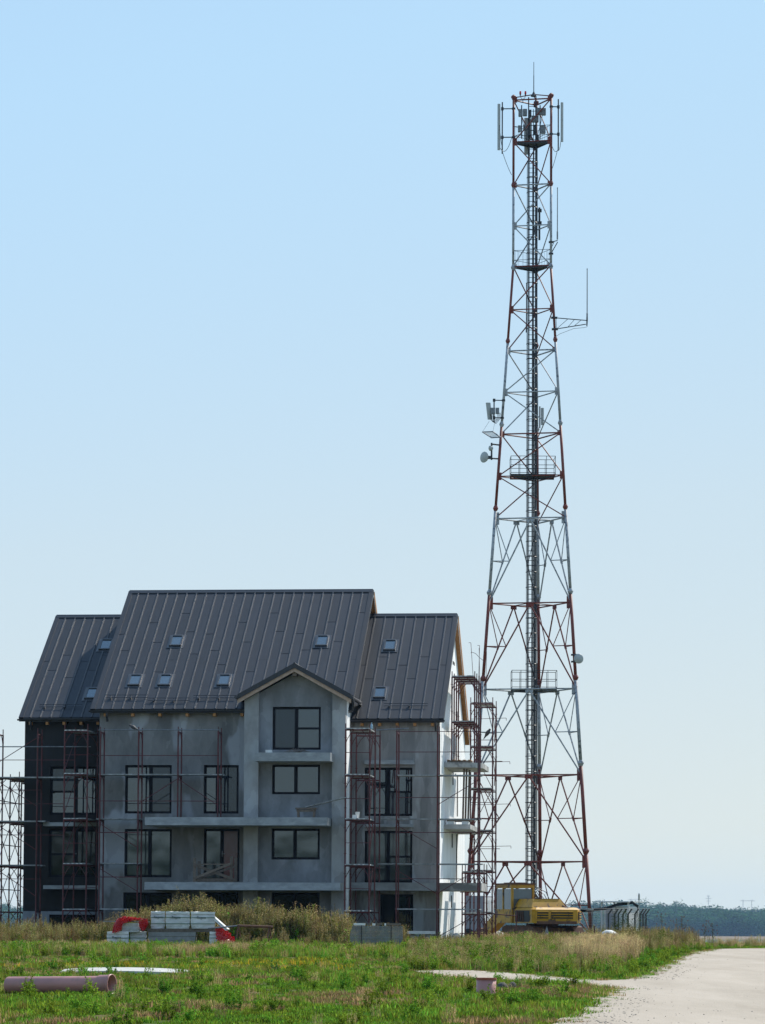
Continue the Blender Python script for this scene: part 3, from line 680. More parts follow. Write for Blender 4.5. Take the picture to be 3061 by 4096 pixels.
# antennas
def panel(x0, x1, y0, y1, Y, pole=None, tilt=0, nm='panel_antenna', m_='antenna', dpt=.12):
    a, b = at(x0,y1,Y), at(x1,y0,Y); c = MB(); wd = b.x-a.x; e = .25*wd
    ring = [(a.x,Y,a.z),(a.x+e,Y-dpt/2,a.z),(b.x-e,Y-dpt/2,a.z),(b.x,Y,a.z),(b.x-e*.4,Y+dpt/2,a.z),(a.x+e*.4,Y+dpt/2,a.z)]
    c.prism(ring, (tilt,0,b.z-a.z)); o = part(mast, nm, c, M[m_])
    if pole:
        px, p0, p1 = pole; mb = MB(); q = at(px,p0,Y).x; mb.tube((q,Y+.05,at(px,p1,Y).z),(q,Y+.05,at(px,p0,Y).z),.04,8); part(o, 'mounting_pole', mb, M['dark_steel'])
    return o
def arm(px0, px1, py, Y0, f, o=None, r=.035):
    z = tz(py); q = f(z); x0 = at(px0,py,Y0).x; mb = MB(); mb.tube((x0,Y0+.05,z), q, r, 6); mb.box((x0-.08,Y0-.02,z-.09),(x0+.08,Y0+.12,z+.09)); mb.lathe([(.11,-.06),(.11,.06)], q, (0,0,1), 8); part(o or mast, 'mounting_arm', mb, M['dark_steel'])
YL, YR = tL(tz(500)).y, tR(tz(500)).y
o = panel(1990,2002,416,600,YL,(2010,408,614)); arm(2010,0,439,YL,tL,o); arm(2010,0,553,YL,tL,o)
o = panel(2243,2254,410,567,YR,(2234,396,602)); arm(2234,0,438,YR,tR,o); arm(2234,0,547,YR,tR,o)
o = panel(2097,2113,472,618,TY+.55,(2118,447,625)); o = panel(2113,2128,474,560,TY+.9)
for (x0,x1,y0,y1,Y) in ((2075,2090,438,466,TY-.4),(2093,2108,437,464,TY-.35),(2147,2165,433,460,TY-.4),(2167,2183,434,461,TY-.35),(2128,2154,464,489,TY+.3),(2073,2083,503,528,TY-.4),(2094,2107,500,520,TY-.3),(2164,2182,502,534,TY-.4)):
    mb = MB(); a, b = at(x0,y1,Y), at(x1,y0,Y); mb.box((a.x,Y-.12,a.z),(b.x,Y+.12,b.z)); o = part(mast, 'radio_unit', mb, M['radio'])
    fn = MB(); nf = 5
    for k in range(nf): zz = a.z+(b.z-a.z)*(k+.5)/nf; fn.box((a.x-.015,Y-.14,zz-.012),(b.x+.015,Y+.10,zz+.012))
    part(o, 'cooling_fin', fn, M['radio'])
for (x0,x1,y0,y1,Y) in ((2116,2126,440,470,TY+.1),(2134,2146,500,540,TY+.2),(2110,2122,520,548,TY-.3),(2143,2156,540,566,TY-.2)):
    mb = MB(); a, b = at(x0,y1,Y), at(x1,y0,Y); mb.box((a.x,Y-.1,a.z),(b.x,Y+.1,b.z)); part(mast, 'junction_box', mb, M['dark_steel'])
for px in (2087, 2161):
    mb = MB(); x = at(px,430,TY-.2).x; mb.tube((x,TY-.2,tz(558)),(x,TY-.2,tz(424)),.035,8); part(mast, 'mounting_pole', mb, M['dark_steel'])
# sagging jumper cables at the top
for (ax, ay, bx, by, sag) in ((2000,590,2047,552,.5),(2008,600,2047,700,.1),(2236,590,2200,548,.55),(2230,602,2203,690,.1),(2085,465,2120,560,.15),(2170,462,2140,565,.2),(2050,552,2100,545,-.15),(2201,545,2150,560,-.2),(1998,500,2012,595,.3),(2246,540,2236,600,.25)):
    a, b = at(ax,ay,TY-.55), at(bx,by,TY-.45); mb = MB(); ps = []
    for k in range(9): t = k/8; p = a+(b-a)*t; p.z -= sag*4*t*(1-t); ps.append(p)
    mb.path(ps, .016, 4); part(mast, 'jumper_cable', mb, M['cable'])
def whip(px, y0, y1, Y, r=.035):
    a, b = at(px,y1,Y), at(px,y0,Y); mb = MB(); mb.lathe([(r*1.5,0),(r*1.5,.5),(r,.52),(r*.8,b.z-a.z),(r*1.1,b.z-a.z+.01),(r*1.1,b.z-a.z+.06)], a, (0,0,1), 8); return part(mast, 'whip_antenna', mb, M['steel'])
YW = tR(tz(970)).y
whip(2230,754,958,YW,.03); q = tR(tz(978)); e = at(2231,962,YW); mb = MB(); mb.tube(q, e, .03, 5); mb.tube(tR(tz(1024)), e-Vector((0,0,.1)), .03, 5); mb.tube(tR(tz(1005)), (q+e)/2, .02, 5)
for y in (978,1024): c = tR(tz(y)); mb.box((c.x-.14,c.y-.09,c.z-.05),(c.x+.14,c.y+.09,c.z+.05))
part(mast, 'mounting_bracket', mb, M['dark_steel'])
YW = tR(tz(1290)).y; whip(2349,1078,1286,YW,.032)
e1, e2 = at(2349,1282,YW), at(2344,1297,YW); a1, a2 = tR(tz(1281)), tR(tz(1327)); mb = MB(); mb.tube(a1,e1,.03,5); mb.tube(a2,e2,.03,5)
for (t0, t1) in ((.06,.06),(.06,.42),(.42,.62),(.62,.82)): mb.tube(a1+(e1-a1)*(t1 if t1 != .62 else .42 if False else t1), a2+(e2-a2)*t0 if t0 != t1 else a2+(e2-a2)*t0, .016, 5)
mb.box((e1.x-.05,YW-.05,e2.z-.1),(e1.x+.02,YW+.05,e1.z+.2)); 
for c in (a1,a2): mb.box((c.x-.18,c.y-.12,c.z-.05),(c.x+.2,c.y+.12,c.z+.05))
part(mast, 'antenna_bracket', mb, M['dark_steel'])
mb = MB(); mb.path([e1+Vector((.03,0,-.1)),e1+Vector((.0,0,-.4)),e1+Vector((-.25,0,-.45)),a2+(e2-a2)*.6+Vector((0,0,-.15)),a2+Vector((.3,0,-.3)),a2+Vector((0,0,-.5))], .011, 4); part(mast, 'jumper_cable', mb, M['cable'])
whip(2106,1135,1330,TY+.9,.03)
mb = MB(); c = at(2158,880,TY+.9); mb.box((c.x-.06,c.y-.08,at(2158,948,TY).z),(c.x+.06,c.y+.06,at(2158,818,TY).z))
for py in (830,880): zz = at(2158,py,TY).z; mb.box((c.x-.1,c.y-.1,zz-.1),(c.x+.14,c.y+.05,zz+.1))
part(mast, 'dipole_antenna', mb, M['dark_steel'])
# sector set on the left leg
YS = tL(tz(1650)).y - .1
o = panel(1951,1970,1611,1678,YS,(1977,1604,1690),tilt=-.12); arm(1977,0,1606,YS,tL,o); arm(1977,0,1676,YS,tL,o)
for (x0,x1,y0,y1) in ((1963,1981,1632,1656),(1983,1997,1632,1655)):
    mb = MB(); a, b = at(x0,y1,YS-.15), at(x1,y0,YS-.15); mb.box((a.x,YS-.28,a.z),(b.x,YS-.02,b.z)); part(mast, 'radio_unit', mb, M['radio'])
for k in range(4):
    a = at(1962+4*k,1657,YS-.15); mb = MB(); mb.path([a,a+Vector((-.02,0,-.3)),a+Vector((.15,0,-.48-.04*k)),a+Vector((.4,0,-.3)),a+Vector((.45,0,.1))], .013, 4); part(mast, 'jumper_cable', mb, M['cable'])
o = panel(2164,2176,1632,1700,TY+.8,(2160,1625,1712))
# outrigger mesh tray hung on wires
c = tL(tz(1750)); zt = tz(1747); mb = MB(); xa, xb = at(1930,1740,YS).x, c.x-.05; ya, yb = c.y-.75, c.y+.35; dz = .0
cor = [Vector((xa,ya+.6,zt+.2)),Vector((xa+.65,ya+.75,zt+.25)),Vector((xb,ya+.1,zt-.2)),Vector((xb-.55,ya-.2,zt-.28))]
for i in range(4): mb.beam(cor[i], cor[(i+1)%4], .05, .06)
tr = part(mast, 'mesh_tray', mb, M['steel']); gm = MB()
for k in range(1,10): t = k/10; gm.tube(cor[0]+(cor[3]-cor[0])*t, cor[1]+(cor[2]-cor[1])*t, .008, 4); 
for k in range(1,6): t = k/6; gm.tube(cor[0]+(cor[1]-cor[0])*t, cor[3]+(cor[2]-cor[3])*t, .008, 4)
part(tr, 'tray_mesh', gm, M['antenna']); wr2 = MB(); wr2.tube(cor[0], at(1958,1684,YS), .008, 4); wr2.tube(cor[1], at(1980,1690,YS), .008, 4); part(tr, 'hanger_wire', wr2, M['steel'])
# dishes
def dish(c, ax, r, nm='dish_antenna', m_='antenna'):
    mb = MB(); mb.lathe([(r*.2,-.16),(r*.75,-.1),(r,.02),(r*1.02,.06),(r*.97,.07),(r*.6,.11),(.02,.135)], c, ax, 20); return part(mast, nm, mb, M[m_], True)
Yd = tL(tz(1830)).y - .25; c = at(1939,1829,Yd); o = dish(c, (-.72,-.62,.05), .34); mb = MB(); q = tL(tz(1840)); mb.box((c.x+.1,Yd-.1,c.z-.1),(c.x+.42,Yd+.12,c.z+.08)); mb.tube((at(1967,1780,Yd).x,Yd+.05,tz(1846)),(at(1967,1780,Yd).x,Yd+.05,tz(1778)),.055,8); mb.tube((at(1967,1780,Yd).x,Yd+.05,tz(1783)),tL(tz(1785)),.05,6); mb.tube((at(1967,1780,Yd).x,Yd+.05,tz(1840)),q,.05,6); part(o, 'dish_mount', mb, M['dark_steel'])
dish(at(1963,1793,Yd), (-.9,.3,0), .16)
Yd = tR(tz(2635)).y - .3; c = at(2314,2635,Yd); o = dish(c, (.25,-.96,.05), .30); mb = MB(); q = tR(tz(2635)); 
for y in (2628,2655): z_ = tz(y); mb.box((q.x-.2,q.y-.12,z_-.05),(q.x+.15,q.y+.1,z_+.05)); 
mb.tube((q.x,q.y,c.z), (c.x,Yd+.1,c.z), .06, 6); part(o, 'dish_mount', mb, M['dark_steel'])

# ================================================================== scaffolding
HR = -TH
_fm = {}
def frame_mesh(wd, h, m_='red_steel'):
    k = (round(wd,2), round(h,2))
    if k not in _fm:
        mb = MB(); r = .034
        for x in (0, wd):
            mb.tube((x,0,0),(x,0,h-.0),r,7)
            for zz in (.5, h-.35): mb.lathe([(.036,-.03),(.036,.03)], (x,0,zz), (0,0,1), 7); mb.box((x-.055,-.02,zz-.012),(x+.055,.02,zz+.012))
        mb.tube((0,0,h-.03),(wd,0,h-.03),r*.95,7); mb.tube((0,0,h-.17),(wd,0,h-.17),r*.6,6) if wd < .6 else None
        for (x, s_) in ((0,1),(wd,-1)):
            mb.path([(x,0,h-.62),(x+s_*.07,0,h-.42),(x+s_*.2,0,h-.2),(x+s_*.34,0,h-.06)], .017, 6)
        _fm[k] = mb.mesh('scaffold_frame', mats=(M[m_],), smooth_=False)
    return _fm[k]
def scaffold(label, cat_loc, group='scaffolds standing round the house'):
    o = thing('scaffold', label, 'scaffold', cat_loc, group); return o
def hframe(sc_, u_, v_, w0, w1, run, wd, ext=.22):
    """one lift of a frame; run 'u': frame spans v_..v_+wd; run 'v': frame spans u_..u_+wd"""
    rz = HR if run == 'v' else HR + pi/2
    put(sc_, 'frame', frame_mesh(wd, w1-w0), H((u_, v_, w0)), rz)
def frames(sc_, run, pos, base, wd, levels, z0, ext=.2, top=None):
    """stack frames from z0 through deck levels at each position along the run"""
    for p in pos:
        zs = [z0] + [l for l in levels if l > z0 + .6]
        u_, v_ = (p, base) if run == 'u' else (base, p)
        for a, b in zip(zs[:-1], zs[1:]): hframe(sc_, u_, v_, a, b, run, wd)
        if top:
            e = MB(H)
            for d in (0, wd):
                q = (u_, v_+d) if run == 'u' else (u_+d, v_); e.tube((*q, zs[-1]-.01), (*q, zs[-1]+top), .022, 7)
            part(sc_, 'standard', e, M['red_steel'])
def deck(sc_, run, a, b, base, wd, lv, n=3, edge=False, m_='deck'):
    """n boards side by side between a and b"""
    bw = (wd - .06) / n
    for k in range(n):
        c0 = base + .03 + k*bw; dz = R.uniform(0,.008); e0, e1 = R.uniform(-.08,.06), R.uniform(-.06,.1)
        mb = MB(H)
        if run == 'u': mb.box((a+e0,c0,lv+.005+dz),(b+e1,c0+bw-.012,lv+.055+dz))
        else: mb.box((c0,a+e0,lv+.005+dz),(c0+bw-.012,b+e1,lv+.055+dz))
        part(sc_, 'deck_board', mb, M[m_])
    if edge:                                        # white and red toe strips on the open end
        x = base
        while x < base + wd - .1:
            mb = MB(H); mb.box((x,a-.03,lv+.01),(x+.09,a-.01,lv+.05)); part(sc_, 'toe_strip', mb, M['slab_white']); x += .19
def rail(sc_, a, b, r=.024, m_='red_steel', nm='guard_rail'):
    mb = MB(H); mb.tube(a, b, r, 6); part(sc_, nm, mb, M[m_])
def lv(y, x, v): return FW(x, y, v)

# 1. main facade
vo = -3.35; sM = scaffold('red tube scaffold bays along the grey main facade left of the gabled bay', H((FU(560,3600,vo), vo, 0)))
us = [FU(x, 3000, vo) for x in (402, 555, 713, 873)]
L4, L3, L2, L1 = [lv(y, 600, vo) for y in (3101, 3279, 3457, 3640)]
frames(sM, 'u', us[:2], vo, .95, [L1, L2, L3, L4], -.02); frames(sM, 'u', us[2:], vo, .95, [L4], s2[3])
frames(sM, 'u', us, vo, .95, [lv(2925,600,vo)], L4, top=.2)
deck(sM, 'u', us[0]-.1, us[3]+.15, vo, .95, L4); deck(sM, 'u', us[0]-.2, us[1]+.1, vo, .95, L3, 2); deck(sM, 'u', us[0], us[1]+.05, vo, .95, L2, 2); deck(sM, 'u', us[0], FU(520,3640,vo), vo, .95, L1, 2)
for y in (2920, 3022, 3204): rail(sM, (us[0]-.1,vo-.02,lv(y,600,vo)), (us[3]+.05,vo-.02,lv(y,600,vo)), .018 if y > 2950 else .028, 'red_steel' if y > 2950 else 'steel')
for y in (3330, 3508): rail(sM, (us[0]-.1,vo-.02,lv(y,480,vo)), (us[1]+.1,vo-.02,lv(y,480,vo)))
for (a, b, y0, y1) in ((1,2,3215,3115),(2,3,3115,3220),(0,1,3295,3390),(0,1,3473,3565)): rail(sM, (us[a],vo-.03,lv(y0,600,vo)), (us[b],vo-.03,lv(y1,600,vo)), .018, nm='diagonal_brace')
# 2. left wing facade
vo = -1.45; sL = scaffold('red tube scaffold bays in front of the dark left wing, reaching past its corner', H((FU(150,3600,vo), vo, 0)))
us = [FU(x, 3000, vo) for x in (-150, -6, 151)] + [FU(258, 3000, vo)]
K5, K4, K3, K2, K1 = [lv(y, 150, vo) for y in (2935, 3112, 3288, 3464, 3645)]
frames(sL, 'u', us[:3], vo, .95, [K1, K2, K3, K4, K5], -.02, top=.25)
for l, b in ((K4, us[3]+.1), (K3, us[2]+.3), (K2, us[2]+.15)): deck(sL, 'u', us[0], b, vo, .95, l, 3)
for y, b in ((2987, us[3]+1.2), (3040, us[3]+.5), (3160, us[2]+.2), (3215, us[3]), (3340, us[3]), (3516, us[2]+.2)): rail(sL, (us[0],vo-.02,lv(y,150,vo)), (b,vo-.02,lv(y,150,vo)), .026 if y == 2987 else .017, 'steel' if y == 2987 else 'red_steel')
for (a, b, y0, y1) in ((1,2,3050,2950),(1,2,3125,3225),(1,2,3300,3400),(1,2,3478,3585)): rail(sL, (us[a],vo-.03,lv(y0,100,vo)), (us[b],vo-.03,lv(y1,100,vo)), .018, nm='diagonal_brace')
# 3. left gable side
sA = scaffold('scaffold bays along the far side wall of the left wing with crossed braces', H((UL0-1.2, 2, 0)))
zs = [lv(y, 60, 1.0) for y in (3646, 3466, 3290, 3114)]
frames(sA, 'v', (.8, 3.3, 5.8), UL0-1.35, .95, zs, -.02, top=.3)
for l in zs[1:]: deck(sA, 'v', .8, 5.8, UL0-1.35, .95, l, 2)
for (z0_, z1_) in zip(zs[:-1], zs[1:]):
    for v_ in (.8, 3.3): rail(sA, (UL0-1.36,v_,z0_+.2), (UL0-1.36,v_+2.5,z1_-.2), .018, nm='diagonal_brace'); rail(sA, (UL0-1.36,v_+2.5,z0_+.2), (UL0-1.36,v_,z1_-.2), .018, nm='diagonal_brace')
    rail(sA, (UL0-1.36,.8,z0_+1), (UL0-1.36,5.8,z0_+1))
# 4. stair tower in the corner left of the main block
v0_ = -3.3; sC = scaffold('narrow scaffold tower in the corner between dark left wing and main block', H((FU(300,3600,v0_), v0_, 0)))
ub = FU(259, 3000, v0_); wd = FU(351,3000,v0_) - ub
zs = [lv(y, 300, v0_) for y in (3640, 3457, 3277, 3097, 2924)]
frames(sC, 'v', (v0_, -.9), ub, wd, zs, -.02, top=.3)
for l in zs: deck(sC, 'v', v0_-.05, -.8, ub, wd, l, 3, True)
for l in zs[1:]:
    rail(sC, (ub,v0_-.02,l-1.05), (ub+wd,v0_-.02,l-1.05), .016); rail(sC, (ub+wd+.02,v0_,l-1.0), (ub+wd+.02,-.9,l-1.0), .016)
    rail(sC, (ub-.02,v0_,l-1.8), (ub-.02,-.9,l-.3), .017, nm='diagonal_brace')
# 5. stair tower right of the gabled bay
v0_ = -5.5; sD = scaffold('narrow scaffold tower with red and white deck ends just right of the gabled bay', H((FU(1430,3700,v0_), v0_, 0)))
ub = FU(1383, 3000, v0_); wd = FU(1480,3000,v0_) - ub
zs = [lv(y, 1430, v0_) for y in (3646, 3461, 3278, 3101, 2917)]
frames(sD, 'v', (v0_, -3.2), ub, wd, zs, -.02, top=.25)
for l in zs: deck(sD, 'v', v0_-.05, -3.1, ub, wd, l, 3, True)
for l in zs[1:]:
    rail(sD, (ub-.3 if l == zs[3] else ub,v0_-.02,l-1.0), (ub+wd,v0_-.02,l-1.0), .016)
    ld = MB(H); x0, x1 = ub+wd-.02, ub+wd-.2                        # slanting access ladder
    for d in (0, .28): ld.tube((x0-.05,v0_+.3+d,l-1.85),(x0+.12,v0_+.3+d,l-.1),.014,5)
    for k in range(6): t = (k+.5)/6; ld.tube((x0-.05+.17*t,v0_+.3,l-1.85+1.75*t),(x0-.05+.17*t,v0_+.58,l-1.85+1.75*t),.01,5)
    part(sD, 'access_ladder', ld, M['red_steel'])
# second row of frames stands closer to the wall
frames(sD, 'v', (-1.1,), ub, wd, zs, -.02, top=.25)
# 6. right wing facade, running past the sunny corner
vo = -2.7; sR = scaffold('red tube scaffold bays across the right wing front, running past the sunlit white corner', H((FU(1700,3750,vo), vo, 0)))
us = [FU(x, 3000, vo) for x in (1588, 1751, 1914)]
zs = [lv(y, 1700, vo) for y in (3640, 3459, 3279, 3104)]; ztp = lv(2928,1700,vo)
frames(sR, 'u', us, vo, 1.0, zs, -.02); frames(sR, 'u', us[:2], vo, 1.0, [ztp], zs[-1], top=.3)
frames(sR, 'u', us[2:], vo, 1.0, [ztp], zs[-1], top=.1)
for l, a in zip(zs, (us[0]-.05, FU(1510,3460,vo), FU(1520,3280,vo), us[0]-.05)): deck(sR, 'u', a, us[2]+.1, vo, 1.0, l, 2)
for y in (2926, 3008, 3190, 3330, 3515): rail(sR, (us[0]-.05,vo-.02,lv(y,1700,vo)), (us[2]+.05,vo-.02,lv(y,1700,vo)), .017)
rail(sR, (FU(1505,2925,vo),vo,lv(2921,1505,vo)), (FU(1635,2916,vo),vo,lv(2914,1635,vo)), .035, 'steel', 'loose_tube')
for (a, b, y0, y1) in ((1,2,3220,3120),(0,1,3300,3395),(0,1,3480,3575),(1,2,3575,3475),(1,2,3750,3655)): rail(sR, (us[a],vo-.03,lv(y0,1700,vo)), (us[b],vo-.03,lv(y1,1700,vo)), .017, nm='diagonal_brace')
# 7. two lifts standing on the upper side balcony
v0_ = 3.2; sE = scaffold('scaffold lifts standing on the upper side balcony beside the white gable', H((1.0, v0_, SB3)))
ub = FU(1808, 2900, v0_); wd = FU(1899,2900,v0_) - ub
zs = [lv(y, 1850, v0_) for y in (2888, 2707)]
frames(sE, 'v', (v0_, v0_+1.35, v0_+2.7, v0_+4.0), ub, wd, zs, SB3, top=.25)
for l in zs: deck(sE, 'v', v0_-.03, v0_+4.0, ub, wd, l, 3, True)
for l in (zs[0]-.9, zs[0]+.9): rail(sE, (ub+wd+.02,v0_,l), (ub+wd+.02,v0_+4.0,l))
# tall loose bars sticking up
for (x0,y0,x1,y1,b) in ((1899,2690,1884,2571,1),(1913,2690,1919,2582,1),(1921,2700,1917,2592,0),(1943,2720,1947,2605,1)):
    a, c = FP(x0,y0,v0_+2), FP(x1,y1,v0_+2); mb = MB(H); mb.tube((a[0],v0_+2,a[1]-1.2),(c[0],v0_+2,c[1]),.012,5)
    if b: mb.tube((c[0],v0_+2,c[1]),(c[0]-.1,v0_+2,c[1]+.005),.011,5)
    part(sE, 'bent_bar', mb, M['red_steel'])
mb = MB(H); mb.path([(*FP(p[0],p[1],v0_+2)[:1], v0_+2, FP(p[0],p[1],v0_+2)[1]) for p in ((1884,2612),(1887,2608),(1903,2614),(1918,2630),(1944,2650))], .011, 5); part(sE, 'bent_bar', mb, M['red_steel'])
# 8. free tower behind it, by the rear corner
v0_ = 8.5; sF = scaffold('scaffold tower on the ground by the rear corner of the white gable', H((FU(1930,3700,v0_), v0_, 0)))
ub = FU(1883, 3000, v0_); wd = FU(1971,3000,v0_) - ub
zs = [lv(y, 1930, v0_) for y in (3652, 3484, 3324, 3156, 2987, 2813)]
frames(sF, 'v', (v0_, v0_+2.6), ub, wd, zs, -.02, top=.28)
for l in zs: deck(sF, 'v', v0_, v0_+2.6, ub, wd, l, 2, True)
for l, x in zip(zs[1:], (2030, 2045, 2042, 2040, 2025)):
    q = FU(x, 3000, v0_); mb = MB(H); mb.path([(ub,v0_-.03,l-.75),(q,v0_-.03,l-.7),(q+.01,v0_-.03,l-.82)], .012, 5); part(sF, 'bent_bar', mb, M['red_steel'])
    rail(sF, (ub+wd,v0_,l-.3), (ub+wd,v0_+2.6,l-1.7), .016, nm='diagonal_brace')
    ld = MB(H)
    for d in (0,.2): ld.tube((ub+wd+.03,v0_+.8+d*1.4,l-1.8),(ub+wd+.1,v0_+.9+d*1.4,l-.1),.012,5)
    part(sF, 'access_ladder', ld, M['red_steel'])
# long timber props between the side balconies
for (x, v_) in ((1852,4.0),(1862,4.3),(1873,5.2)):
    u_ = FU(x, 3150, v_); p = MB(H); p.tube((u_,v_,SB2),(u_+.06,v_,SB3-.14),.045,7); solo('timber_prop', p, M['old_wood'], ('slender timber prop nearest the white wall between the two side balconies','slender timber prop in the middle of three between the side balconies','slender timber prop farthest from the white wall between the side balconies')[(1852,1862,1873).index(x)], 'prop', 'timber props under the upper side balcony')

# 9. short lifts between the gable wall and the rear tower
v0_ = 4.6; sG = scaffold('crowded scaffold lifts under the lower side balcony, close to the white gable', H((FU(1880,3700,v0_), v0_, 0)))
ub = .7; wd = 1.0
zs = [lv(y, 1880, v0_) for y in (3655, 3490)]
frames(sG, 'v', (v0_, v0_+1.9), ub, wd, zs, -.02, top=.4)
for l in zs: deck(sG, 'v', v0_, v0_+1.9, ub, wd, l, 2, True)
for l in zs: rail(sG, (ub,v0_-.03,l-1.7), (ub+wd,v0_-.03,l-.2), .018, nm='diagonal_brace'); rail(sG, (ub+wd+.03,v0_,l-.2), (ub+wd+.03,v0_+1.9,l-1.7), .018, nm='diagonal_brace'); rail(sG, (ub-.1,v0_-.03,l-.9), (ub+wd+.3,v0_-.03,l-.9))
for (x0, x1, y, v_) in ((1880,1990,2960,8.4),(1884,2010,3045,8.4),(1880,1985,3210,8.4),(1884,2000,3395,8.4)): rail(sF, (FU(x0,y,v_),v_,lv(y,1930,v_)), (FU(x1,y,v_),v_,lv(y,1930,v_)), .017)
for (x0,y0,x1,y1) in ((1885,2990,1968,3150),(1968,3160,1885,3320),(1885,3330,1968,3480)): rail(sF, (FU(x0,y0,8.4),8.4,lv(y0,x0,8.4)), (FU(x1,y1,8.4),8.4,lv(y1,x1,8.4)), .017, nm='diagonal_brace')

# ================================================================== things on the site
M['yellow'] = mat('yellow', (0.56,0.285,0.007), (0.42,0.20,0.007), 0.5, 2.5, c3=(0.10,0.045,0.02), scale3=2.0, lo3=.56, hi3=.63, bump=.1, bscale=10)
M['rust'] = mat('rust', (0.16,0.065,0.03), (0.09,0.04,0.025), 0.8, 6, bump=.3)
M['black'] = mat('black', (0.012,0.012,0.012), None, 0.6)
M['decal'] = mat('decal', (0.02,0.018,0.015), None, .6)
M['cab_glass'] = glass_mat('cab_glass', (0.10,0.105,0.10), 0.12, 0.1, 2.0, 1.8)
# --- excavator
EY = 172.0; ep = at(2137, 3700, EY); EPH = radians(22)
ef = Vector((-sin(EPH), cos(EPH), 0)); el = Vector((-cos(EPH), -sin(EPH), 0)); eo = Vector((ep.x, EY, 0)); eo = eo - el*1.55; eo.z = gz(eo.x, eo.y)
def X(p): return eo + (ef*p[0] + el*p[1] + Vector((0,0,p[2])))*1.16
ex = thing('excavator', 'old yellow excavator with rusty engine hood and cab, parked in the weeds', 'excavator', eo)
for s_ in (-1.25, .75):
    mb = MB(X); pr = [(.1,.35),(.25,.08),(.6,0),(3.4,0),(3.75,.1),(3.9,.38),(3.7,.66),(3.3,.74),(.7,.74),(.3,.66)]
    mb.prism([(a,s_,z) for a, z in pr], (0,.5,0)); t = part(ex, 'track', mb, M['rust'])
mb = MB(X); mb.lathe([(.75,.62),(.75,.82)], (2.0,0,0), (0,0,1), 16); mb.box((.9,-.7,.3),(3.1,.7,.62)); part(ex, 'undercarriage', mb, M['rust'])
body = MB(X); ring = [(0,-.85),(0,1.25),(.12,1.4),(2.1,1.4),(2.1,.33),(4.0,.33),(4.0,-1.35),(.75,-1.35)]
body.prism([(a,b,.84) for a, b in ring], (0,0,.62)); bo = part(ex, 'engine_housing', body, M['yellow'])
tp = MB(X); tr_ = [(.10,-.8),(.10,1.2),(.2,1.32),(2.0,1.32),(2.0,-1.28),(.8,-1.28)]
b0 = len(tp.v); tp.pts([(a,b,1.46) for a, b in ring[:3]+[(2.1,1.4),(2.1,-1.35),(.75,-1.35)]]); tp.pts([(a+.06,b*.95,1.56) for a, b in tr_]); n6 = 6
for k in range(6): tp.f.append((b0+k, b0+(k+1)%6, b0+6+(k+1)%6, b0+6+k))
tp.f.append(tuple(b0+6+k for k in range(6))); part(bo, 'housing_shoulder', tp, M['yellow'])
hd = MB(X); lo = [(.35,-.45),(.35,1.3),(2.3,1.3),(2.3,-.45)]; hi_ = [(.6,-.25),(.6,1.1),(2.15,1.1),(2.15,-.25)]
b0 = hd.pts([(a,b,1.561) for a, b in lo]); hd.pts([(a,b,1.95) for a, b in hi_])
for k in range(4): hd.f.append((b0+k, b0+(k+1)%4, b0+4+(k+1)%4, b0+4+k))
hd.f.append((b0+4,b0+5,b0+6,b0+7)); part(ex, 'engine_hood', hd, M['yellow'])
rs = MB(X); rs.box((.58,-.2,1.951),(2.1,1.05,1.962)); part(ex, 'hood_lid', rs, M['rust'])
mb = MB(X); mb.tube((.75,-.15,1.75),(.15,-.42,1.5),.07,10); part(ex, 'exhaust_pipe', mb, M['rust'])
# rear louvres: dark openings with slats
for (b0_, b1_) in ((.62,1.18),(-.62,.48)):
    mb = MB(X); mb.box((-.004,b0_,1.0),(.02,b1_,1.36)); lo_ = part(ex, 'louvre_opening', mb, M['black'])
    for k in range(4):
        z = 1.0 + k*.115; sl_ = MB(X); sl_.beam((-.03,b0_,z+.02),(-.03,b1_,z+.02),.035,.05,(1,0,1)); part(lo_, 'louvre_slat', sl_, M['yellow'])
ch = Vector((.75,-.5,0)).normalized()
mb = MB(X); mb.prism([(.12,-.94,1.0),(.60,-1.27,1.0),(.60,-1.27,1.36),(.12,-.94,1.36)], (-.012,-.016,0)); lo_ = part(ex, 'louvre_opening', mb, M['black'])
for k in range(4):
    z = 1.02 + k*.115; sl_ = MB(X); sl_.beam((.10,-.98,z),(.57,-1.3,z),.035,.05,(0,0,1)); part(lo_, 'louvre_slat', sl_, M['yellow'])
mb = MB(X); mb.box((.35,1.402,.9),(1.95,1.41,1.42)); part(ex, 'open_hatch', mb, M['black'])
mb = MB(X); mb.box((2.12,.40,.9),(2.2,1.38,1.5)); part(ex, 'cab_rear_panel', mb, M['rust'])
mb = MB(X); mb.box((-.03,-.8,.80),(.1,1.2,.93)); part(ex, 'counterweight_lip', mb, M['rust'])
mb = MB(X); 
for k in range(4): mb.tube((1.0+.22*k,1.43,.92),(1.05+.2*k,1.43,1.38),.03,6)
part(ex, 'engine_pipe', mb, M['rust'])
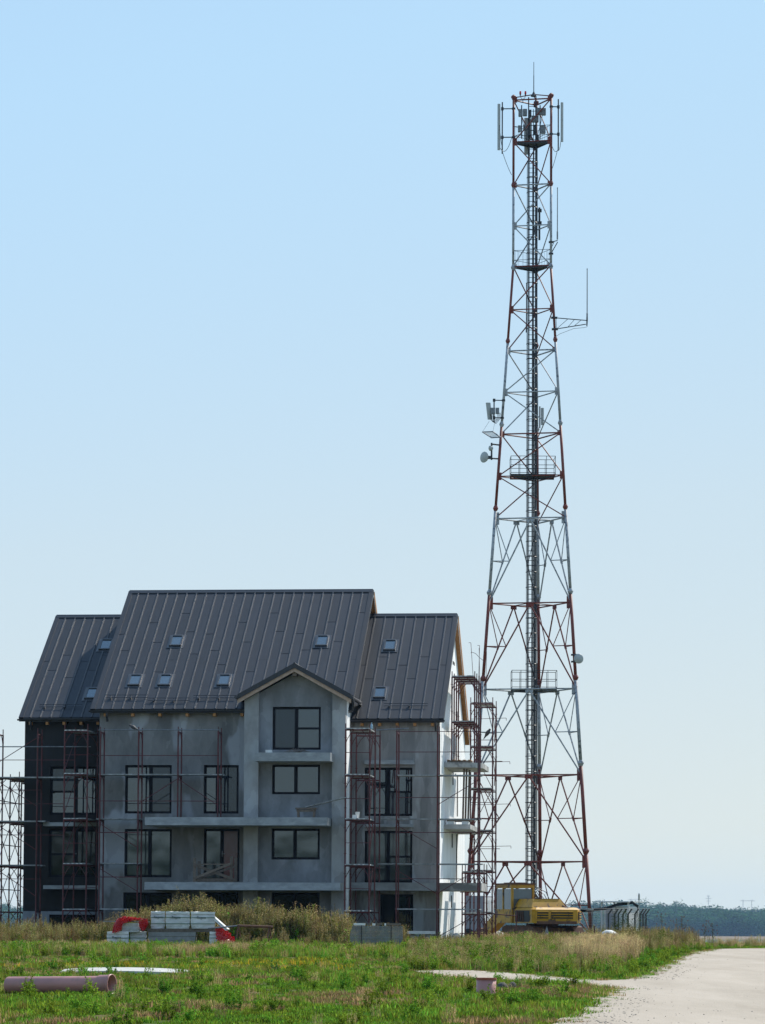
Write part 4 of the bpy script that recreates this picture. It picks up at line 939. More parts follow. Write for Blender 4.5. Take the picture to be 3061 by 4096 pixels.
# cab
cb = MB(X); A0, A1, B0, B1, Z0, Z1 = 2.25, 4.05, .36, 1.42, .86, 2.62
for (a, b) in ((A0,B0),(A0,B1),(A1,B0),(A1,B1),((A0+A1)/2+.05,B1)):
    cb.box((a-.05,b-.05,Z0),(a+.05,b+.05,Z1))
cb.box((A0-.04,B0-.04,Z0-.02),(A1+.04,B1+.04,Z0+.62)); cb.box((A0-.045,B0-.045,Z1-.16),(A1+.045,B1+.045,Z1)); cab = part(ex, 'cab', cb, M['yellow'])
rf = MB(X); rf.prism([(A0-.1,B0-.1,Z1+.002),(A0-.1,B1+.1,Z1+.002),(A1+.1,B1+.1,Z1+.002),(A1+.1,B0-.1,Z1+.002)], (0,0,.06)); rf.box((A0+.3,B0+.2,Z1+.06),(A1-.4,B1-.2,Z1+.10)); part(cab, 'cab_roof', rf, M['rust'])
for (p0, p1) in (((A0,B0+.06,Z0+.66),(A0+.02,B1-.06,Z1-.2)), ((A0+.07,B1-.01,Z0+.5),((A0+A1)/2-.02,B1+.02,Z1-.2)), (((A0+A1)/2+.12,B1-.01,Z0+.5),(A1-.07,B1+.02,Z1-.2)), ((A1-.02,B0+.06,Z0+.62),(A1,B1-.06,Z1-.2)), ((A0+.06,B0,Z0+.62),(A1-.06,B0+.02,Z1-.2))):
    mb = MB(X); mb.box(p0, p1); part(cab, 'cab_window', mb, M['cab_glass'])
mb = MB(X); mb.box((A0+.05,B1+.045,Z0+.02),((A0+A1)/2,B1+.06,Z0+.5)); part(cab, 'cab_door', mb, M['yellow'])
mb = MB(X); mb.box((A0+.5,B0+.3,Z0+.4),(A0+.62,B1-.3,Z1-.5)); part(cab, 'seat', mb, M['black'])
bm_ = MB(X)
bm_.prism([(3.9,.1,1.6),(4.6,.1,2.05),(7.6,.1,.72),(7.4,.1,.2),(4.7,.1,1.35),(3.9,.1,1.0)], (0,.4,0)); part(ex, 'boom', bm_, M['yellow'])
mb = MB(X); mb.prism([(7.1,-.05,.5),(7.7,-.05,.6),(7.9,-.05,.1),(7.5,-.05,-.05),(7.05,-.05,.1)], (0,.7,0)); part(ex, 'bucket', mb, M['rust'])
mb = MB(X); mb.path([(3.9,.3,1.75),(4.6,.3,2.2),(5.6,.3,1.8)], .05, 6); part(ex, 'boom_cylinder', mb, M['dark_steel'])
for k in range(3):
    mb = MB(X); mb.path([(2.2+.12*k,.1,1.56),(2.3+.12*k,.05,2.0+.08*k),(2.7+.1*k,0,2.12+.05*k),(3.1,-.05,1.9),(3.3,-.1,1.47)], .03, 6); part(ex, 'hydraulic_hose', mb, M['cable'])
# --- pallets and block packs in front of the house
M['pack'] = mat('pack', (0.62,0.61,0.60), (0.47,0.465,0.46), 0.45, 3, (1,1,2), 0.5, 6, c3=(0.72,0.71,0.69), scale3=2.5)
M['strap'] = mat('strap', (0.03,0.12,0.05), None, 0.5)
M['foam_white'] = mat('foam_white', (0.74,0.73,0.69), (0.62,0.61,0.57), 0.7, 3, bump=.3, bscale=6)
M['concrete_slab'] = mat('concrete_slab', (0.27,0.265,0.25), (0.19,0.185,0.175), 0.9, 4, bump=.3)
M['tarp'] = mat('tarp', (0.55,0.012,0.010), (0.42,0.008,0.008), 0.28, 3, bump=.6, bscale=5)
M['ink'] = mat('ink', (0.03,0.045,0.05), None, 0.6)
SY = 127.5
def gY(x, y, Y): p = at(x, y, Y); return Vector((p.x, Y, gz(p.x, Y)))
def text_mesh(txt, size, loc, rz, m_, parent):
    cu = bpy.data.curves.new('lettering', 'FONT'); cu.body = txt; cu.size = size; cu.extrude = .002
    t = bpy.data.objects.new('lettering', cu); col.objects.link(t); dg = bpy.context.evaluated_depsgraph_get(); dg.update()
    me = bpy.data.meshes.new_from_object(t.evaluated_get(dg)); bpy.data.objects.remove(t); me.materials.clear(); me.materials.append(m_)
    o = bpy.data.objects.new('lettering', me); col.objects.link(o); o.parent = parent
    o.location = Vector(loc) - root_loc(parent); o.rotation_euler = (pi/2, 0, rz); return o
def pack(x0, x1, y0, y1, Y, label, dep=.9, words=None, rz=0.06, base=None):
    a, b = at(x0, y1, Y), at(x1, y0, Y); cx = (a.x+b.x)/2; z0 = a.z if base is None else base; z1 = b.z; wd = b.x-a.x
    c, s_ = cos(rz), sin(rz)
    T = lambda p: Vector((cx + p[0]*c - p[1]*s_, Y + p[0]*s_ + p[1]*c, p[2]))
    o = thing('block_pack', label, 'block pack', (cx, Y+dep/2, z0), 'wrapped block packs')
    mb = MB(T); e = .03; n = 6; k = len(mb.v)
    for j in range(n+1):                                     # slightly bulging film wrap
        t = j/n; z = z0 + (z1-z0)*t; f = .012*sin(t*9+x0); g_ = e if j in (0, n) else 0
        mb.pts([(-wd/2+g_-f,g_,z),(-wd/6,-.012*sin(5*t),z),(wd/6,.012*sin(7*t+1),z),(wd/2-g_+f,g_,z),(wd/2-g_,dep,z),(-wd/2+g_,dep,z)])
    for j in range(n):
        for q in range(6): mb.f.append((k+j*6+q, k+j*6+(q+1)%6, k+j*6+6+(q+1)%6, k+j*6+6+q))
    mb.f.append(tuple(k+n*6+q for q in range(6))); part(o, 'wrapped_blocks', mb, M['pack'])
    lid = MB(T); m = 8; k = len(lid.v)
    for j in range(m+1): lid.pts([(-wd/2+wd*j/m, -.015, z1+.01+.025*R.random()), (-wd/2+wd*j/m, dep, z1+.01+.03*R.random())])
    for j in range(m): lid.f.append((k+2*j,k+2*j+2,k+2*j+3,k+2*j+1))
    for j in range(m+1): lid.pts([(-wd/2+wd*j/m, -.02, z1-.05-.03*R.random())])
    k2 = k+2*(m+1)
    for j in range(m): lid.f.append((k+2*j,k+2*j+2,k2+j+1,k2+j))
    part(o, 'top_film', lid, M['foam_white'])
    for t in (.3, .68):
        st = MB(T); z = z0+(z1-z0)*t; st.box((-wd/2-.016,-.03,z-.01),(wd/2+.016,-.018,z+.01)); st.box((wd/2+.014,-.03,z-.01),(wd/2+.022,dep,z+.01)); part(o, 'strap', st, M['strap'])
    if words: text_mesh(words, .13, T((-.05-.2*wd,-.035,z1-.24)), rz, M['ink'], o)
    return o, z0
bz = gz(at(650,3775,SY).x, SY)
# lower row
def flat_stack(x0, x1, y0, y1, Y, n, nm, label, cat, m_, dep=.9, piece='slab_layer', rz=.05):
    a, b = at(x0,y1,Y), at(x1,y0,Y); z0 = a.z; z1 = b.z; h = (z1-z0)/n; cx = (a.x+b.x)/2; o = thing(nm, label, cat, (cx, Y+dep/2, z0))
    for k in range(n):
        j = R.uniform(-.04,.04); mb = MB(); mb.box((a.x+j,Y+R.uniform(-.03,.03),z0+k*h+.004),(b.x+j,Y+dep,z0+(k+1)*h-.008)); part(o, piece, mb, m_)
    return o
flat_stack(590,780,3728,3798,SY,4,'slab_stack','stack of grey concrete slabs lying under the white wrapped packs','slab stack',M['concrete_slab'])
pk, _ = pack(428,515,3729,3800,SY-.3,'wrapped block pack under the red tarpaulin, lowest and leftmost of the pile',words='Regata')
pack(521,586,3729,3800,SY+.2,'small wrapped pack squeezed between tarpaulin pack and concrete slabs')
pack(838,881,3729,3800,SY-.1,'narrow wrapped pack on the ground beside the sloping red tarpaulin')
# upper row sits on slabs
flat_stack(588,868,3715,3728,SY,1,'timber_pallet','low timber pallet layer between concrete slabs and wrapped packs','pallet',M['old_wood'],piece='pallet_board')
pack(604,660,3648,3714,SY+.15,'wrapped block pack on the slabs, end one beside the red tarpaulin',words='Regata')
pack(663,760,3649,3714,SY+.02,'wide wrapped block pack in the middle of the upper row',words='Regata')
pack(764,861,3650,3714,SY-.02,'wrapped block pack above the sloping boards, its film torn open on top',words='Regata')
flat_stack(486,556,3692,3728,SY-.1,7,'sheet_pile','small pile of pale folded sheets half covered by red tarpaulin','sheet pile',M['pack'],.6,'folded_sheet')
def tarp(name, ctrl, label, cell=22):
    """crumpled sheet: ctrl = grid rows of world points"""
    rows = len(ctrl); cols = len(ctrl[0]); mb = MB(); N = cell
    def lerp2(u_, v_):
        fu, fv = u_*(cols-1), v_*(rows-1); i, j = min(int(fu),cols-2), min(int(fv),rows-2); a, b = fu-i, fv-j
        return (ctrl[j][i]*(1-a)+ctrl[j][i+1]*a)*(1-b)+(ctrl[j+1][i]*(1-a)+ctrl[j+1][i+1]*a)*b
    n1, n2 = cols*N//2, rows*N//2
    for j in range(n2+1):
        for i in range(n1+1):
            p = lerp2(i/n1, j/n2); w_ = .045*sin(i*.9+j*.5)*sin(j*.4+i*.23)+.035*sin(j*1.1-i*.6)+R.uniform(-.010,.010); mb.v.append(p+Vector((w_*.6,-abs(w_),w_*.8)))
    for j in range(n2):
        for i in range(n1): k = j*(n1+1)+i; mb.f.append((k,k+1,k+n1+2,k+n1+1))
    o = solo(name, mb, M['tarp'], label, 'tarpaulin', 'red tarpaulins', False)
    sm = o.modifiers.new('thickness', 'SOLIDIFY'); sm.thickness = .006; return o
P_ = lambda x, y, d=0: at(x, y, SY + d)
tarp('tarpaulin', [[P_(448,3729,-.35),P_(466,3729,-.4),P_(484,3722,-.42),P_(486,3700,-.4)],[P_(455,3700,-.2),P_(470,3690,-.3),P_(490,3685,-.3),P_(500,3690,-.35)],[P_(470,3676,0),P_(492,3668,-.1),P_(525,3672,-.1),P_(540,3680,-.1)],[P_(480,3676,.6),P_(505,3670,.6),P_(560,3676,.6),P_(592,3678,.6)]], 'red tarpaulin draped over the pile of folded sheets')
tarp('tarpaulin', [[P_(556,3686,-.2),P_(566,3684,-.25),P_(592,3676,-.2)],[P_(560,3705,-.3),P_(576,3706,-.3),P_(592,3695,-.25)],[P_(570,3722,-.3),P_(582,3718,-.3),P_(590,3705,-.3)]], 'short hanging end of red tarpaulin beside the end pack')
tarp('tarpaulin', [[P_(862,3712,-.1),P_(876,3708,0),P_(892,3708,.2)],[P_(866,3740,-.2),P_(895,3728,-.2),P_(915,3730,.1)],[P_(872,3778,-.3),P_(915,3776,-.4),P_(952,3772,-.1)]], 'red tarpaulin sloping to the ground beside leaning white boards')
for (x0,y0,x1,y1) in ((852,3672,908,3722),(858,3668,915,3718)):
    mb = MB(); a, b = P_(x0,y0,.1), P_(x1,y1,-.3); mb.beam(a, b, .12, .03); solo('board', mb, M['foam_white'], ('pale board leaning on the sloping red tarpaulin, lower of two' if x0 == 852 else 'pale board leaning on the sloping red tarpaulin, upper of two'), 'board', 'leaning pale boards')
mb = MB(); mb.beam(P_(411,3685,.1), P_(600,3687,.1), .10, .04); solo('plank', mb, M['concrete_slab'], 'grey plank sticking out level from behind the red tarpaulin', 'plank')
mb = MB(); mb.tube(P_(832,3714,-.6), P_(958,3703,-.5), .03, 8); solo('metal_tube', mb, M['steel'], 'pale steel tube resting level between packs and rusty trestle', 'tube')
tr = thing('trestle', 'rusty pipe trestle with a splayed leg standing in tall weeds', 'trestle', gY(1020,3760,SY-.5))
mb = MB(); mb.tube(P_(950,3703,-.5), P_(1092,3708,-.5), .055, 10); part(tr, 'crossbar', mb, M['rust'])
for (x0,y0,x1,y1) in ((955,3700,966,3785),(955,3700,940,3785),(1078,3708,1092,3785),(1078,3708,1064,3785)):
    mb = MB(); mb.tube(P_(x0,y0,-.5), P_(x1,y1,-.5+.3*(1 if x1 > x0 else -1)), .028, 7); part(tr, 'leg', mb, M['rust'])
# corrugated sheet stack
M['sheet_grey'] = mat('sheet_grey', (0.20,0.225,0.24), (0.13,0.145,0.155), 0.5, 3, metal=.3, rnd=.12)
KY = 127.0; a, b = at(1410,3795,KY), at(1612,3705,KY)
ss = thing('roof_sheet_stack', 'big strapped stack of grey corrugated sheets topped with timber scraps', 'sheet stack', ((a.x+b.x)/2, KY+.6, a.z))
n = 17; h = (b.z-a.z)/n
for k in range(n):
    j = .10*(1-(2*(k+.5)/n-1)**2)*-1; mb = MB(); m = 24; base = len(mb.v)
    zc = a.z+k*h
    for i in range(m+1):
        x = a.x+j+(b.x-a.x-j)*i/m; mb.v += [Vector((x,KY-.02+.02*sin(k*3.1),zc+.012*(i%2))),Vector((x,KY+1.1,zc+.012*(i%2))),Vector((x,KY-.02+.02*sin(k*3.1),zc+h*.72+.012*(i%2))),Vector((x,KY+1.1,zc+h*.72+.012*(i%2)))]
    for i in range(m): q = base+4*i; mb.f += [(q,q+4,q+6,q+2),(q+2,q+6,q+7,q+3),(q,q+1,q+5,q+4)]
    mb.f += [(base,base+2,base+3,base+1),(base+4*m,base+4*m+1,base+4*m+3,base+4*m+2)]
    part(ss, 'corrugated_sheet', mb, M['sheet_grey'])
for x in (1446, 1565):
    mb = MB(); q = at(x,3750,KY).x; mb.box((q-.015,KY-.05,a.z),(q+.015,KY-.04,b.z+.02)); mb.box((q-.015,KY-.05,b.z+.02),(q+.015,KY+1.1,b.z+.03)); part(ss, 'strap', mb, M['black'])
for k, (x0, x1, t) in enumerate(((1415,1462,.0),(1472,1486,.1),(1490,1502,-.1),(1508,1530,.3),(1538,1545,0),(1548,1605,.02))):
    mb = MB(); p, q = at(x0,3697,KY+.2), at(x1,3697,KY+.2); p.z = q.z = b.z+.07; q.z += t*.1; mb.beam(p, q, .5, .09); solo('timber_scrap', mb, M['old_wood'] if k % 2 else M['foam_white'], ('dark timber scrap at the end of the sheet stack top','short pale block beside the dark scrap on the sheet stack','small brown block in the middle of the sheet stack top','tilted pale offcut leaning on the sheet stack top','tiny brown wedge on top of the sheet stack','long pale board at the far end of the sheet stack top')[k], 'timber', 'scraps on the sheet stack')
# half sunk concrete ring beside the stack
pt = thing('low_table', 'low rough concrete slab on short legs beside the grey sheet stack', 'slab', gY(1690,3740,139))
p, q = at(1630,3728,139), at(1742,3723,139); mb = MB(); mb.box((p.x,139,p.z-.08),(q.x,140,p.z+.04)); part(pt, 'slab_top', mb, M['slab_white'])
for x in (1650, 1715): mb = MB(); w_ = at(x,3750,139).x; mb.box((w_-.1,139.2,gz(w_,139)-.05),(w_+.1,139.8,p.z-.082)); part(pt, 'leg', mb, M['slab'])
# --- plastic drain pipes
M['pvc'] = mat('pvc', (0.46,0.20,0.17), (0.38,0.17,0.145), 0.45, 1.5, c3=(0.30,0.17,0.13), scale3=3.5, lo3=.55, hi3=.72, contrast=(.4,.6))
M['pvc_in'] = mat('pvc_in', (0.32,0.07,0.035), None, 0.5)
gp = ground(430, 3976); PYY = gp.y; gl = at(30, 3950, PYY + .9); a = Vector((gl.x, PYY+.95, gz(gl.x, PYY+.9)+.155)); b = at(447, 3945, PYY); b = Vector((b.x, PYY+.1, gz(b.x, PYY)+.165))
ax = (b-a).normalized(); L_ = (b-a).length
mb = MB(); mb.lathe([(.148,0),(.158,.02),(.158,L_-.32),(.163,L_-.28),(.178,L_-.25),(.178,L_-.05),(.192,L_-.045),(.192,L_),(.172,L_),(.168,L_-.22),(.150,L_-.3),(.148,0)], a, ax, 28, caps=False); pp = solo('drain_pipe', mb, M['pvc'], 'long red brown plastic drain pipe with socket end lying in grass', 'pipe', smooth_=True)
mb = MB(); mb.lathe([(.147,0.02),(.147,L_-.34)], a, ax, 24, caps=False); o = part(pp, 'pipe_bore', mb, M['pvc_in'], True)
g2 = ground(1945, 3981); rr = .5*79/ (FPX/g2.y); hh = 68/(FPX/g2.y)
mb = MB(); mb.lathe([(rr,-.05),(rr*1.0,hh-.03),(rr-.02,hh-.03),(rr-.02,-.05)], g2, (.01,0,1), 28, caps=False); up_ = solo('pipe_stub', mb, M['pvc'], 'short upright plastic pipe stub with darker red rim in the grass', 'pipe', smooth_=True)
mb = MB(); mb.lathe([(rr+.008,hh-.035),(rr+.010,hh),(rr-.022,hh),(rr-.022,hh-.035)], g2, (.01,0,1), 28, caps=True); part(up_, 'rim', mb, M['pvc_in'])
# --- scattered small things
def slab_thing(px, py, wpx, hpx, label, m_, nm, cat, rz=0.1, dep=.5):
    g_ = ground(px, py); s_ = FPX/g_.y; mb = MB(lambda p: g_ + Vector((p[0]*cos(rz)-p[1]*sin(rz), p[0]*sin(rz)+p[1]*cos(rz), p[2])))
    w2 = wpx/s_/2; mb.box((-w2,0,-.01),(w2,dep,hpx/s_)); return solo(nm, mb, M[m_], label, cat)
mb = MB(); g_ = ground(480, 3896); n = 24; k = 0
for i in range(n+1):
    t = i/n; x = at(232+515*t, 3890, g_.y).x; z = gz(x, g_.y) + .02 + .06*sin(pi*t)**.6; mb.v += [Vector((x,g_.y-.3*sin(pi*t),z-.10)),Vector((x,g_.y-.3*sin(pi*t),z)),Vector((x,g_.y+1.6,z+.06)),Vector((x,g_.y+1.6,z-.10))]
for i in range(n): q = 4*i; mb.f += [(q,q+4,q+5,q+1),(q+1,q+5,q+6,q+2),(q+2,q+6,q+7,q+3)]
mb.f += [(0,1,2,3),(4*n,4*n+3,4*n+2,4*n+1)]
M['dull_foam'] = mat('dull_foam', (0.50,0.49,0.45), (0.36,0.35,0.31), .8, 4)
solo('foam_sheet', mb, M['dull_foam'], 'long bowed white foam sheet lying flat in the grass', 'sheet')
slab_thing(1412,4050,72,9,'grey wooden stake lying on the near grass','old_wood','stake','stake',.02,.06)
slab_thing(1352,3890,44,7,'flat whitish board scrap in yellow flowered grass','foam_white','board','board',.05,.2)
slab_thing(2600,3793,60,6,'pale broken board at the foot of green weeds near the road','foam_white','board','board',.02,.3)
for (x, y, w_) in ((2010,3962,48),(2050,3958,34)): 
    g_ = ground(x, y); mb = MB(); s_ = w_/2/(FPX/g_.y)
    mb.lathe([(s_*.9,-.03),(s_,.05),(s_*.8,.11),(s_*.3,.15)], g_, (.05,.03,1), 9); solo('dark_stone', mb, M['dark_stone'] if 'dark_stone' in M else M.setdefault('dark_stone', mat('dark_stone',(0.07,0.07,0.065),(0.04,0.04,0.04),.9,8,bump=.5)), 'larger dark stone right beside the pipe stub' if w_ == 48 else 'smaller dark stone next to the larger one by the pipe stub', 'stone', smooth_=True)
# rubble bags
def lump(px, py, Y, w_, h_, label, m_, nm, cat, seed, d_=.5):
    g_ = gY(px, py, Y); rr_ = random.Random(seed); bm = bmesh.new(); bmesh.ops.create_icosphere(bm, subdivisions=3, radius=1)
    ph = [rr_.uniform(0,6) for _ in range(6)]
    mb = MB()
    for v in bm.verts:
        p = v.co; k = 1+.12*sin(4*p.x+ph[0])+.1*sin(5*p.y+ph[1]+3*p.z)+.08*sin(9*p.z+ph[2]+4*p.x); z = max(-.25, p.z)
        mb.v.append(g_+Vector((p.x*k*w_/2, p.y*k*d_, (z*k+.2)*h_*.8)))
    mb.f = [tuple(v.index for v in f.verts) for f in bm.faces]; bm.free(); return solo(nm, mb, M[m_], label, cat, smooth_=True)
M['sack'] = mat('sack', (0.56,0.50,0.44), (0.42,0.36,0.31), 0.85, 5, bump=.5, bscale=14)
lump(1826,3770,141.5,.62,.55,'bulging pale sack leaning on the foot of the white gable','sack','sack','sack',3)
lump(1808,3775,141.0,.5,.32,'smaller slumped sack beside the bulging one at the white gable','sack','sack','sack',4)
lump(1998,3755,158,.62,.55,'pale boulder in weeds before the yellow excavator boom','sack','boulder','boulder',5)
lump(2440,3766,165,1.55,.62,'long white rubble sack lying behind dry grass','foam_white','rubble_sack','sack',8,.6)
mb = MB(); q = gY(2180,3760,160); mb.prism([(q.x-.22,160,q.z-.2),(q.x+.25,160.05,q.z-.2),(q.x+.22,160.1,q.z+.45),(q.x+.1,160.1,q.z+.85)], (0,.02,0)); solo('metal_offcut', mb, M['steel'], 'pointed grey sheet metal offcut standing in front of the excavator louvres', 'offcut')
for (x, y0, y1, m_, lb) in ((2378,3705,3790,'rust','rusty iron stake standing in weeds near the white rubble sack'),):
    Y = 160; q = gY(x,3760,Y); mb = MB(); mb.tube(q, Vector((q.x,Y,at(x,y0,Y).z)), .035, 7); solo('iron_stake', mb, M[m_], lb, 'stake')
# leaning scaffold frame posts beside the excavator
lf = thing('loose_scaffold_frame', 'lone red scaffold frame standing askew beside the excavator cab', 'scaffold frame', gY(2000,3760,155))
q0, q1 = gY(1928,3760,155), gY(2062,3760,155)
for (q, x, y) in ((q0,1915,3632),(q1,2068,3640)): mb = MB(); t = at(x,y,155); mb.tube(q-Vector((0,0,.1)), t, .03, 7); part(lf, 'post', mb, M['red_steel'])
mb = MB(); mb.tube(at(1917,3651,155), at(2067,3664,155), .026, 7); part(lf, 'crossbar', mb, M['red_steel'])
# --- clutter on the balconies
sx = s2[3]; v_ = VS2 + .35
sh = thing('saw_horse', 'small rough wooden bench standing on the long balcony below the bay', 'bench', H((FU(1228,3260,v_), v_, sx)))
a, w1_ = FP(1184,3231,v_); b, _ = FP(1268,3231,v_); mb = MB(H); mb.box((a,v_-.2,w1_-.07),(b,v_+.2,w1_)); part(sh, 'bench_top', mb, M['old_wood'])
for u_ in (a+.12, b-.12):
    for dv_ in (-.15,.15): mb = MB(H); mb.beam((u_,v_+dv_,sx),(u_+.02*(1 if u_ > a+.3 else -1),v_+dv_,w1_-.072),.08,.05,(0,1,0)); part(sh, 'leg', mb, M['old_wood'])
mb = MB(H); mb.box((a+.05,v_-.17,w1_-.18),(b-.05,v_-.14,w1_-.09)); part(sh, 'apron', mb, M['old_wood'])
mb = MB(H); a = FP(1224,3229,v_+.1); b = FP(1382,3190,v_-1.2); mb.beam((a[0],v_+.1,a[1]),(b[0],v_-1.2,b[1]),.16,.035); solo('plank', mb, M['deck'], 'long grey plank sloping from the balcony bench to the scaffold tower', 'plank')
# timber barrier at the balcony door
sx = s1[3]; v_ = VS1 + .15; wb = thing('timber_barrier', 'rough timber barrier with crossed boards on the lower balcony before the door', 'barrier', H((FU(860,3520,v_), v_, sx)))
for x, y in ((779,3432),(797,3445),(926,3425),(944,3430)): mb = MB(H); q = FP(x,y,v_+(.5 if x in (797,944) else 0)); mb.box((q[0]-.06,v_+(.5 if x in (797,944) else 0)-.03,sx),(q[0]+.06,v_+(.5 if x in (797,944) else 0)+.03,q[1])); part(wb, 'post', mb, M['old_wood'])
for (x0,y0,x1,y1,dv_,th) in ((774,3457,934,3457,.05,.05),(774,3458,932,3516,-.05,.12),(780,3512,930,3452,-.09,.10),(776,3520,940,3520,.0,.14),(790,3516,940,3466,.5,.1)):
    a, b = FP(x0,y0,v_+dv_), FP(x1,y1,v_+dv_); mb = MB(H); mb.beam((a[0],v_+dv_,a[1]),(b[0],v_+dv_,b[1]),.03,th,(0,0,1)); part(wb, 'board', mb, M['old_wood'])
v_ = VS3 + .3; q = FP(1075,3005,v_); mb = MB(H); mb.box((q[0]-.14,v_,s3[3]),(q[0]+.14,v_+.25,s3[3]+.13)); solo('foam_block', mb, M['foam_white'], 'white block on the small upper balcony of the bay', 'block')
mb = MB(H); q = FP(1190,3000,v_+.2); 
for k in range(26): t = R.uniform(0,2*pi); r_ = R.uniform(.1,.4); mb.path([(q[0]+R.uniform(-.1,.1),v_+.2,s3[3]+.02),(q[0]+r_*cos(t)*.8,v_+.2+r_*sin(t)*.4,s3[3]+R.uniform(.05,.22)),(q[0]+1.7*r_*cos(t),v_+.2+r_*sin(t)*.6,s3[3]+R.uniform(.01,.14))], .008, 3)
o = solo('brushwood_heap', mb, M['old_wood'], 'small heap of tangled wire and twigs on the upper bay balcony', 'heap')
zt = lv(3277,1430,-5.5)+.06; v_ = -4.6
for (x, w_, h_, lb) in ((1420,.22,.16,'white brick lying on the scaffold tower deck'),(1426,.17,.30,'white bucket standing on the scaffold tower deck')):
    u_ = FU(x,3277,v_); mb = MB(H)
    if h_ > .2: mb.lathe([(.07,0),(.10,h_),(.09,h_),(.065,.02)], (u_,v_+.4,zt), (0,0,1), 14)
    else: mb.box((u_-w_/2,v_,zt),(u_+w_/2,v_+.12,zt+h_))
    solo('bucket' if h_ > .2 else 'brick', mb, M['foam_white'], lb, 'bucket' if h_ > .2 else 'brick')
u_ = FU(1487,2905,-4.5); zt = lv(2917,1430,-5.5)+.06; mb = MB(H); mb.lathe([(.05,0),(.055,.02),(.055,.17),(.03,.22),(.018,.25),(.018,.29)], (u_,-4.5,zt), (0,0,1), 12); M['bottle'] = mat('bottle',(0.25,0.38,0.45),None,.1); solo('water_bottle', mb, M['bottle'], 'plastic water bottle on the top deck of the scaffold tower', 'bottle', smooth_=True)
# pallets on the side balconies
def pallet(u0, v0, z, label, tilt=0):
    o = thing('wooden_pallet', label, 'pallet', H((u0+.5, v0+.6, z)), 'pallets on the side balconies')
    for k in range(5): mb = MB(H); mb.box((u0+.24*k,v0,z+.10),(u0+.24*k+.12,v0+1.2,z+.125)); part(o, 'top_board', mb, M['pine'])
    for k in range(3): mb = MB(H); mb.box((u0,v0+.05+.5*k,z+.001),(u0+1.08,v0+.15+.5*k,z+.099)); part(o, 'bearer', mb, M['old_wood'])
pallet(.12, 2.75, SB3, 'raw timber pallet lying on the upper side balcony'); pallet(.12, 2.75, SB2+.14, 'timber pallet on blocks on the lower side balcony')
for u_ in (.3, .95): mb = MB(H); mb.box((u_-.15,2.8,SB2+.001),(u_+.15,3.2,SB2+.139)); solo('foam_block', mb, M['foam_white'], 'pale block under the pallet, closer to the white wall' if u_ < .5 else 'pale block under the pallet, at the outer balcony edge', 'block')
# birds on the scaffolding
M['bird'] = mat('bird', (0.03,0.028,0.03), (0.05,0.04,0.04), .6, 20)
def bird(p, face, label, s_=1.0, lean=.9):
    fx = face; mb = MB(); prof = []
    axis = Vector((fx*cos(lean), .15, sin(lean))).normalized()
    c = Vector(p) + Vector((0,0,.05)); L_ = .26*s_
    mb.lathe([(.004,-L_*.95),(.018*s_,-L_*.7),(.03*s_,-L_*.45),(.058*s_,-L_*.15),(.066*s_,L_*.12),(.05*s_,L_*.32),(.034*s_,L_*.42),(.040*s_,L_*.5),(.036*s_,L_*.58),(.012*s_,L_*.65)], c+axis*L_*.3, axis, 10)
    hd = c+axis*L_*.82; mb.tube(hd, hd+Vector((fx*.05*s_,0,.0)), .010*s_, 5, .002); mb.tube(c+Vector((0,.02,-.02)), c+Vector((0,.02,-.055)), .006, 4); mb.tube(c+Vector((0,-.02,-.02)), c+Vector((0,-.02,-.055)), .006, 4)
    return solo('bird', mb, M['bird'], label, 'bird', smooth_=True)
q = FP(541,2914,-3.37); bird(H((q[0],-3.37,lv(2920,600,-3.35)+.03)), -1, 'dark bird perched on the top rail of the main facade scaffold', 1.2, .5)
q = FU(1945,2942,8.47); bird(H((q,8.47,lv(2945,1945,8.47))), 1, 'brown bird perched upright on a thin bar of the rear scaffold tower', 1.5, 1.0)
# --- site trailer behind the gable
Y = 186; a, b = at(1868,3583,Y), at(1938,3590,Y); zg = gz(a.x, Y); tl = thing('site_trailer', 'boxy site trailer with shade-toned side and light-toned end behind the scaffold tower', 'trailer', ((a.x+b.x)/2, Y+1, zg))
M['trailer_grey'] = mat('trailer_grey', (0.33,0.32,0.36), (0.29,0.28,0.31), .6, 1); M['trailer_white'] = mat('trailer_white', (0.66,0.66,0.65), (0.55,0.55,0.55), .5, 2)
c_ = at(1975,3596,Y+1.6); mb = MB(); mb.prism([(a.x-1.5,Y+.3,zg+.5),(b.x,Y,zg+.5),(c_.x,Y+2.2,zg+.5),(a.x-1,Y+2.6,zg+.5)], (0,0,a.z-zg-.5)); part(tl, 'trailer_box', mb, M['trailer_grey'])  # shaded side and lit end of the box put into two colours
e = Vector((c_.x-b.x,2.2,0)); mb = MB()
nrm = Vector((e.y,-e.x,0)).normalized()*.02
mb.prism([Vector((b.x,Y,zg+.5))+nrm*.2,Vector((b.x,Y,zg+.5))+e+nrm*.2,Vector((b.x,Y,b.z))+e+nrm*.2,Vector((b.x,Y,b.z))+nrm*.2], nrm); part(tl, 'end_panel', mb, M['trailer_white'])
for k in range(1,7): mb = MB(); p = Vector((b.x,Y,zg+.55))+e*(k/7)+nrm*1.3; mb.tube(p, p+Vector((0,0,b.z-zg-.7)), .02, 5); part(tl, 'panel_rib', mb, M['trailer_white'])
for dx in (-.9,-.2): mb = MB(); mb.lathe([(.3,-.1),(.34,-.08),(.34,.08),(.3,.1)], (b.x+dx,Y+.1,zg+.32), (.1,1,0), 14); part(tl, 'wheel', mb, M['black'])
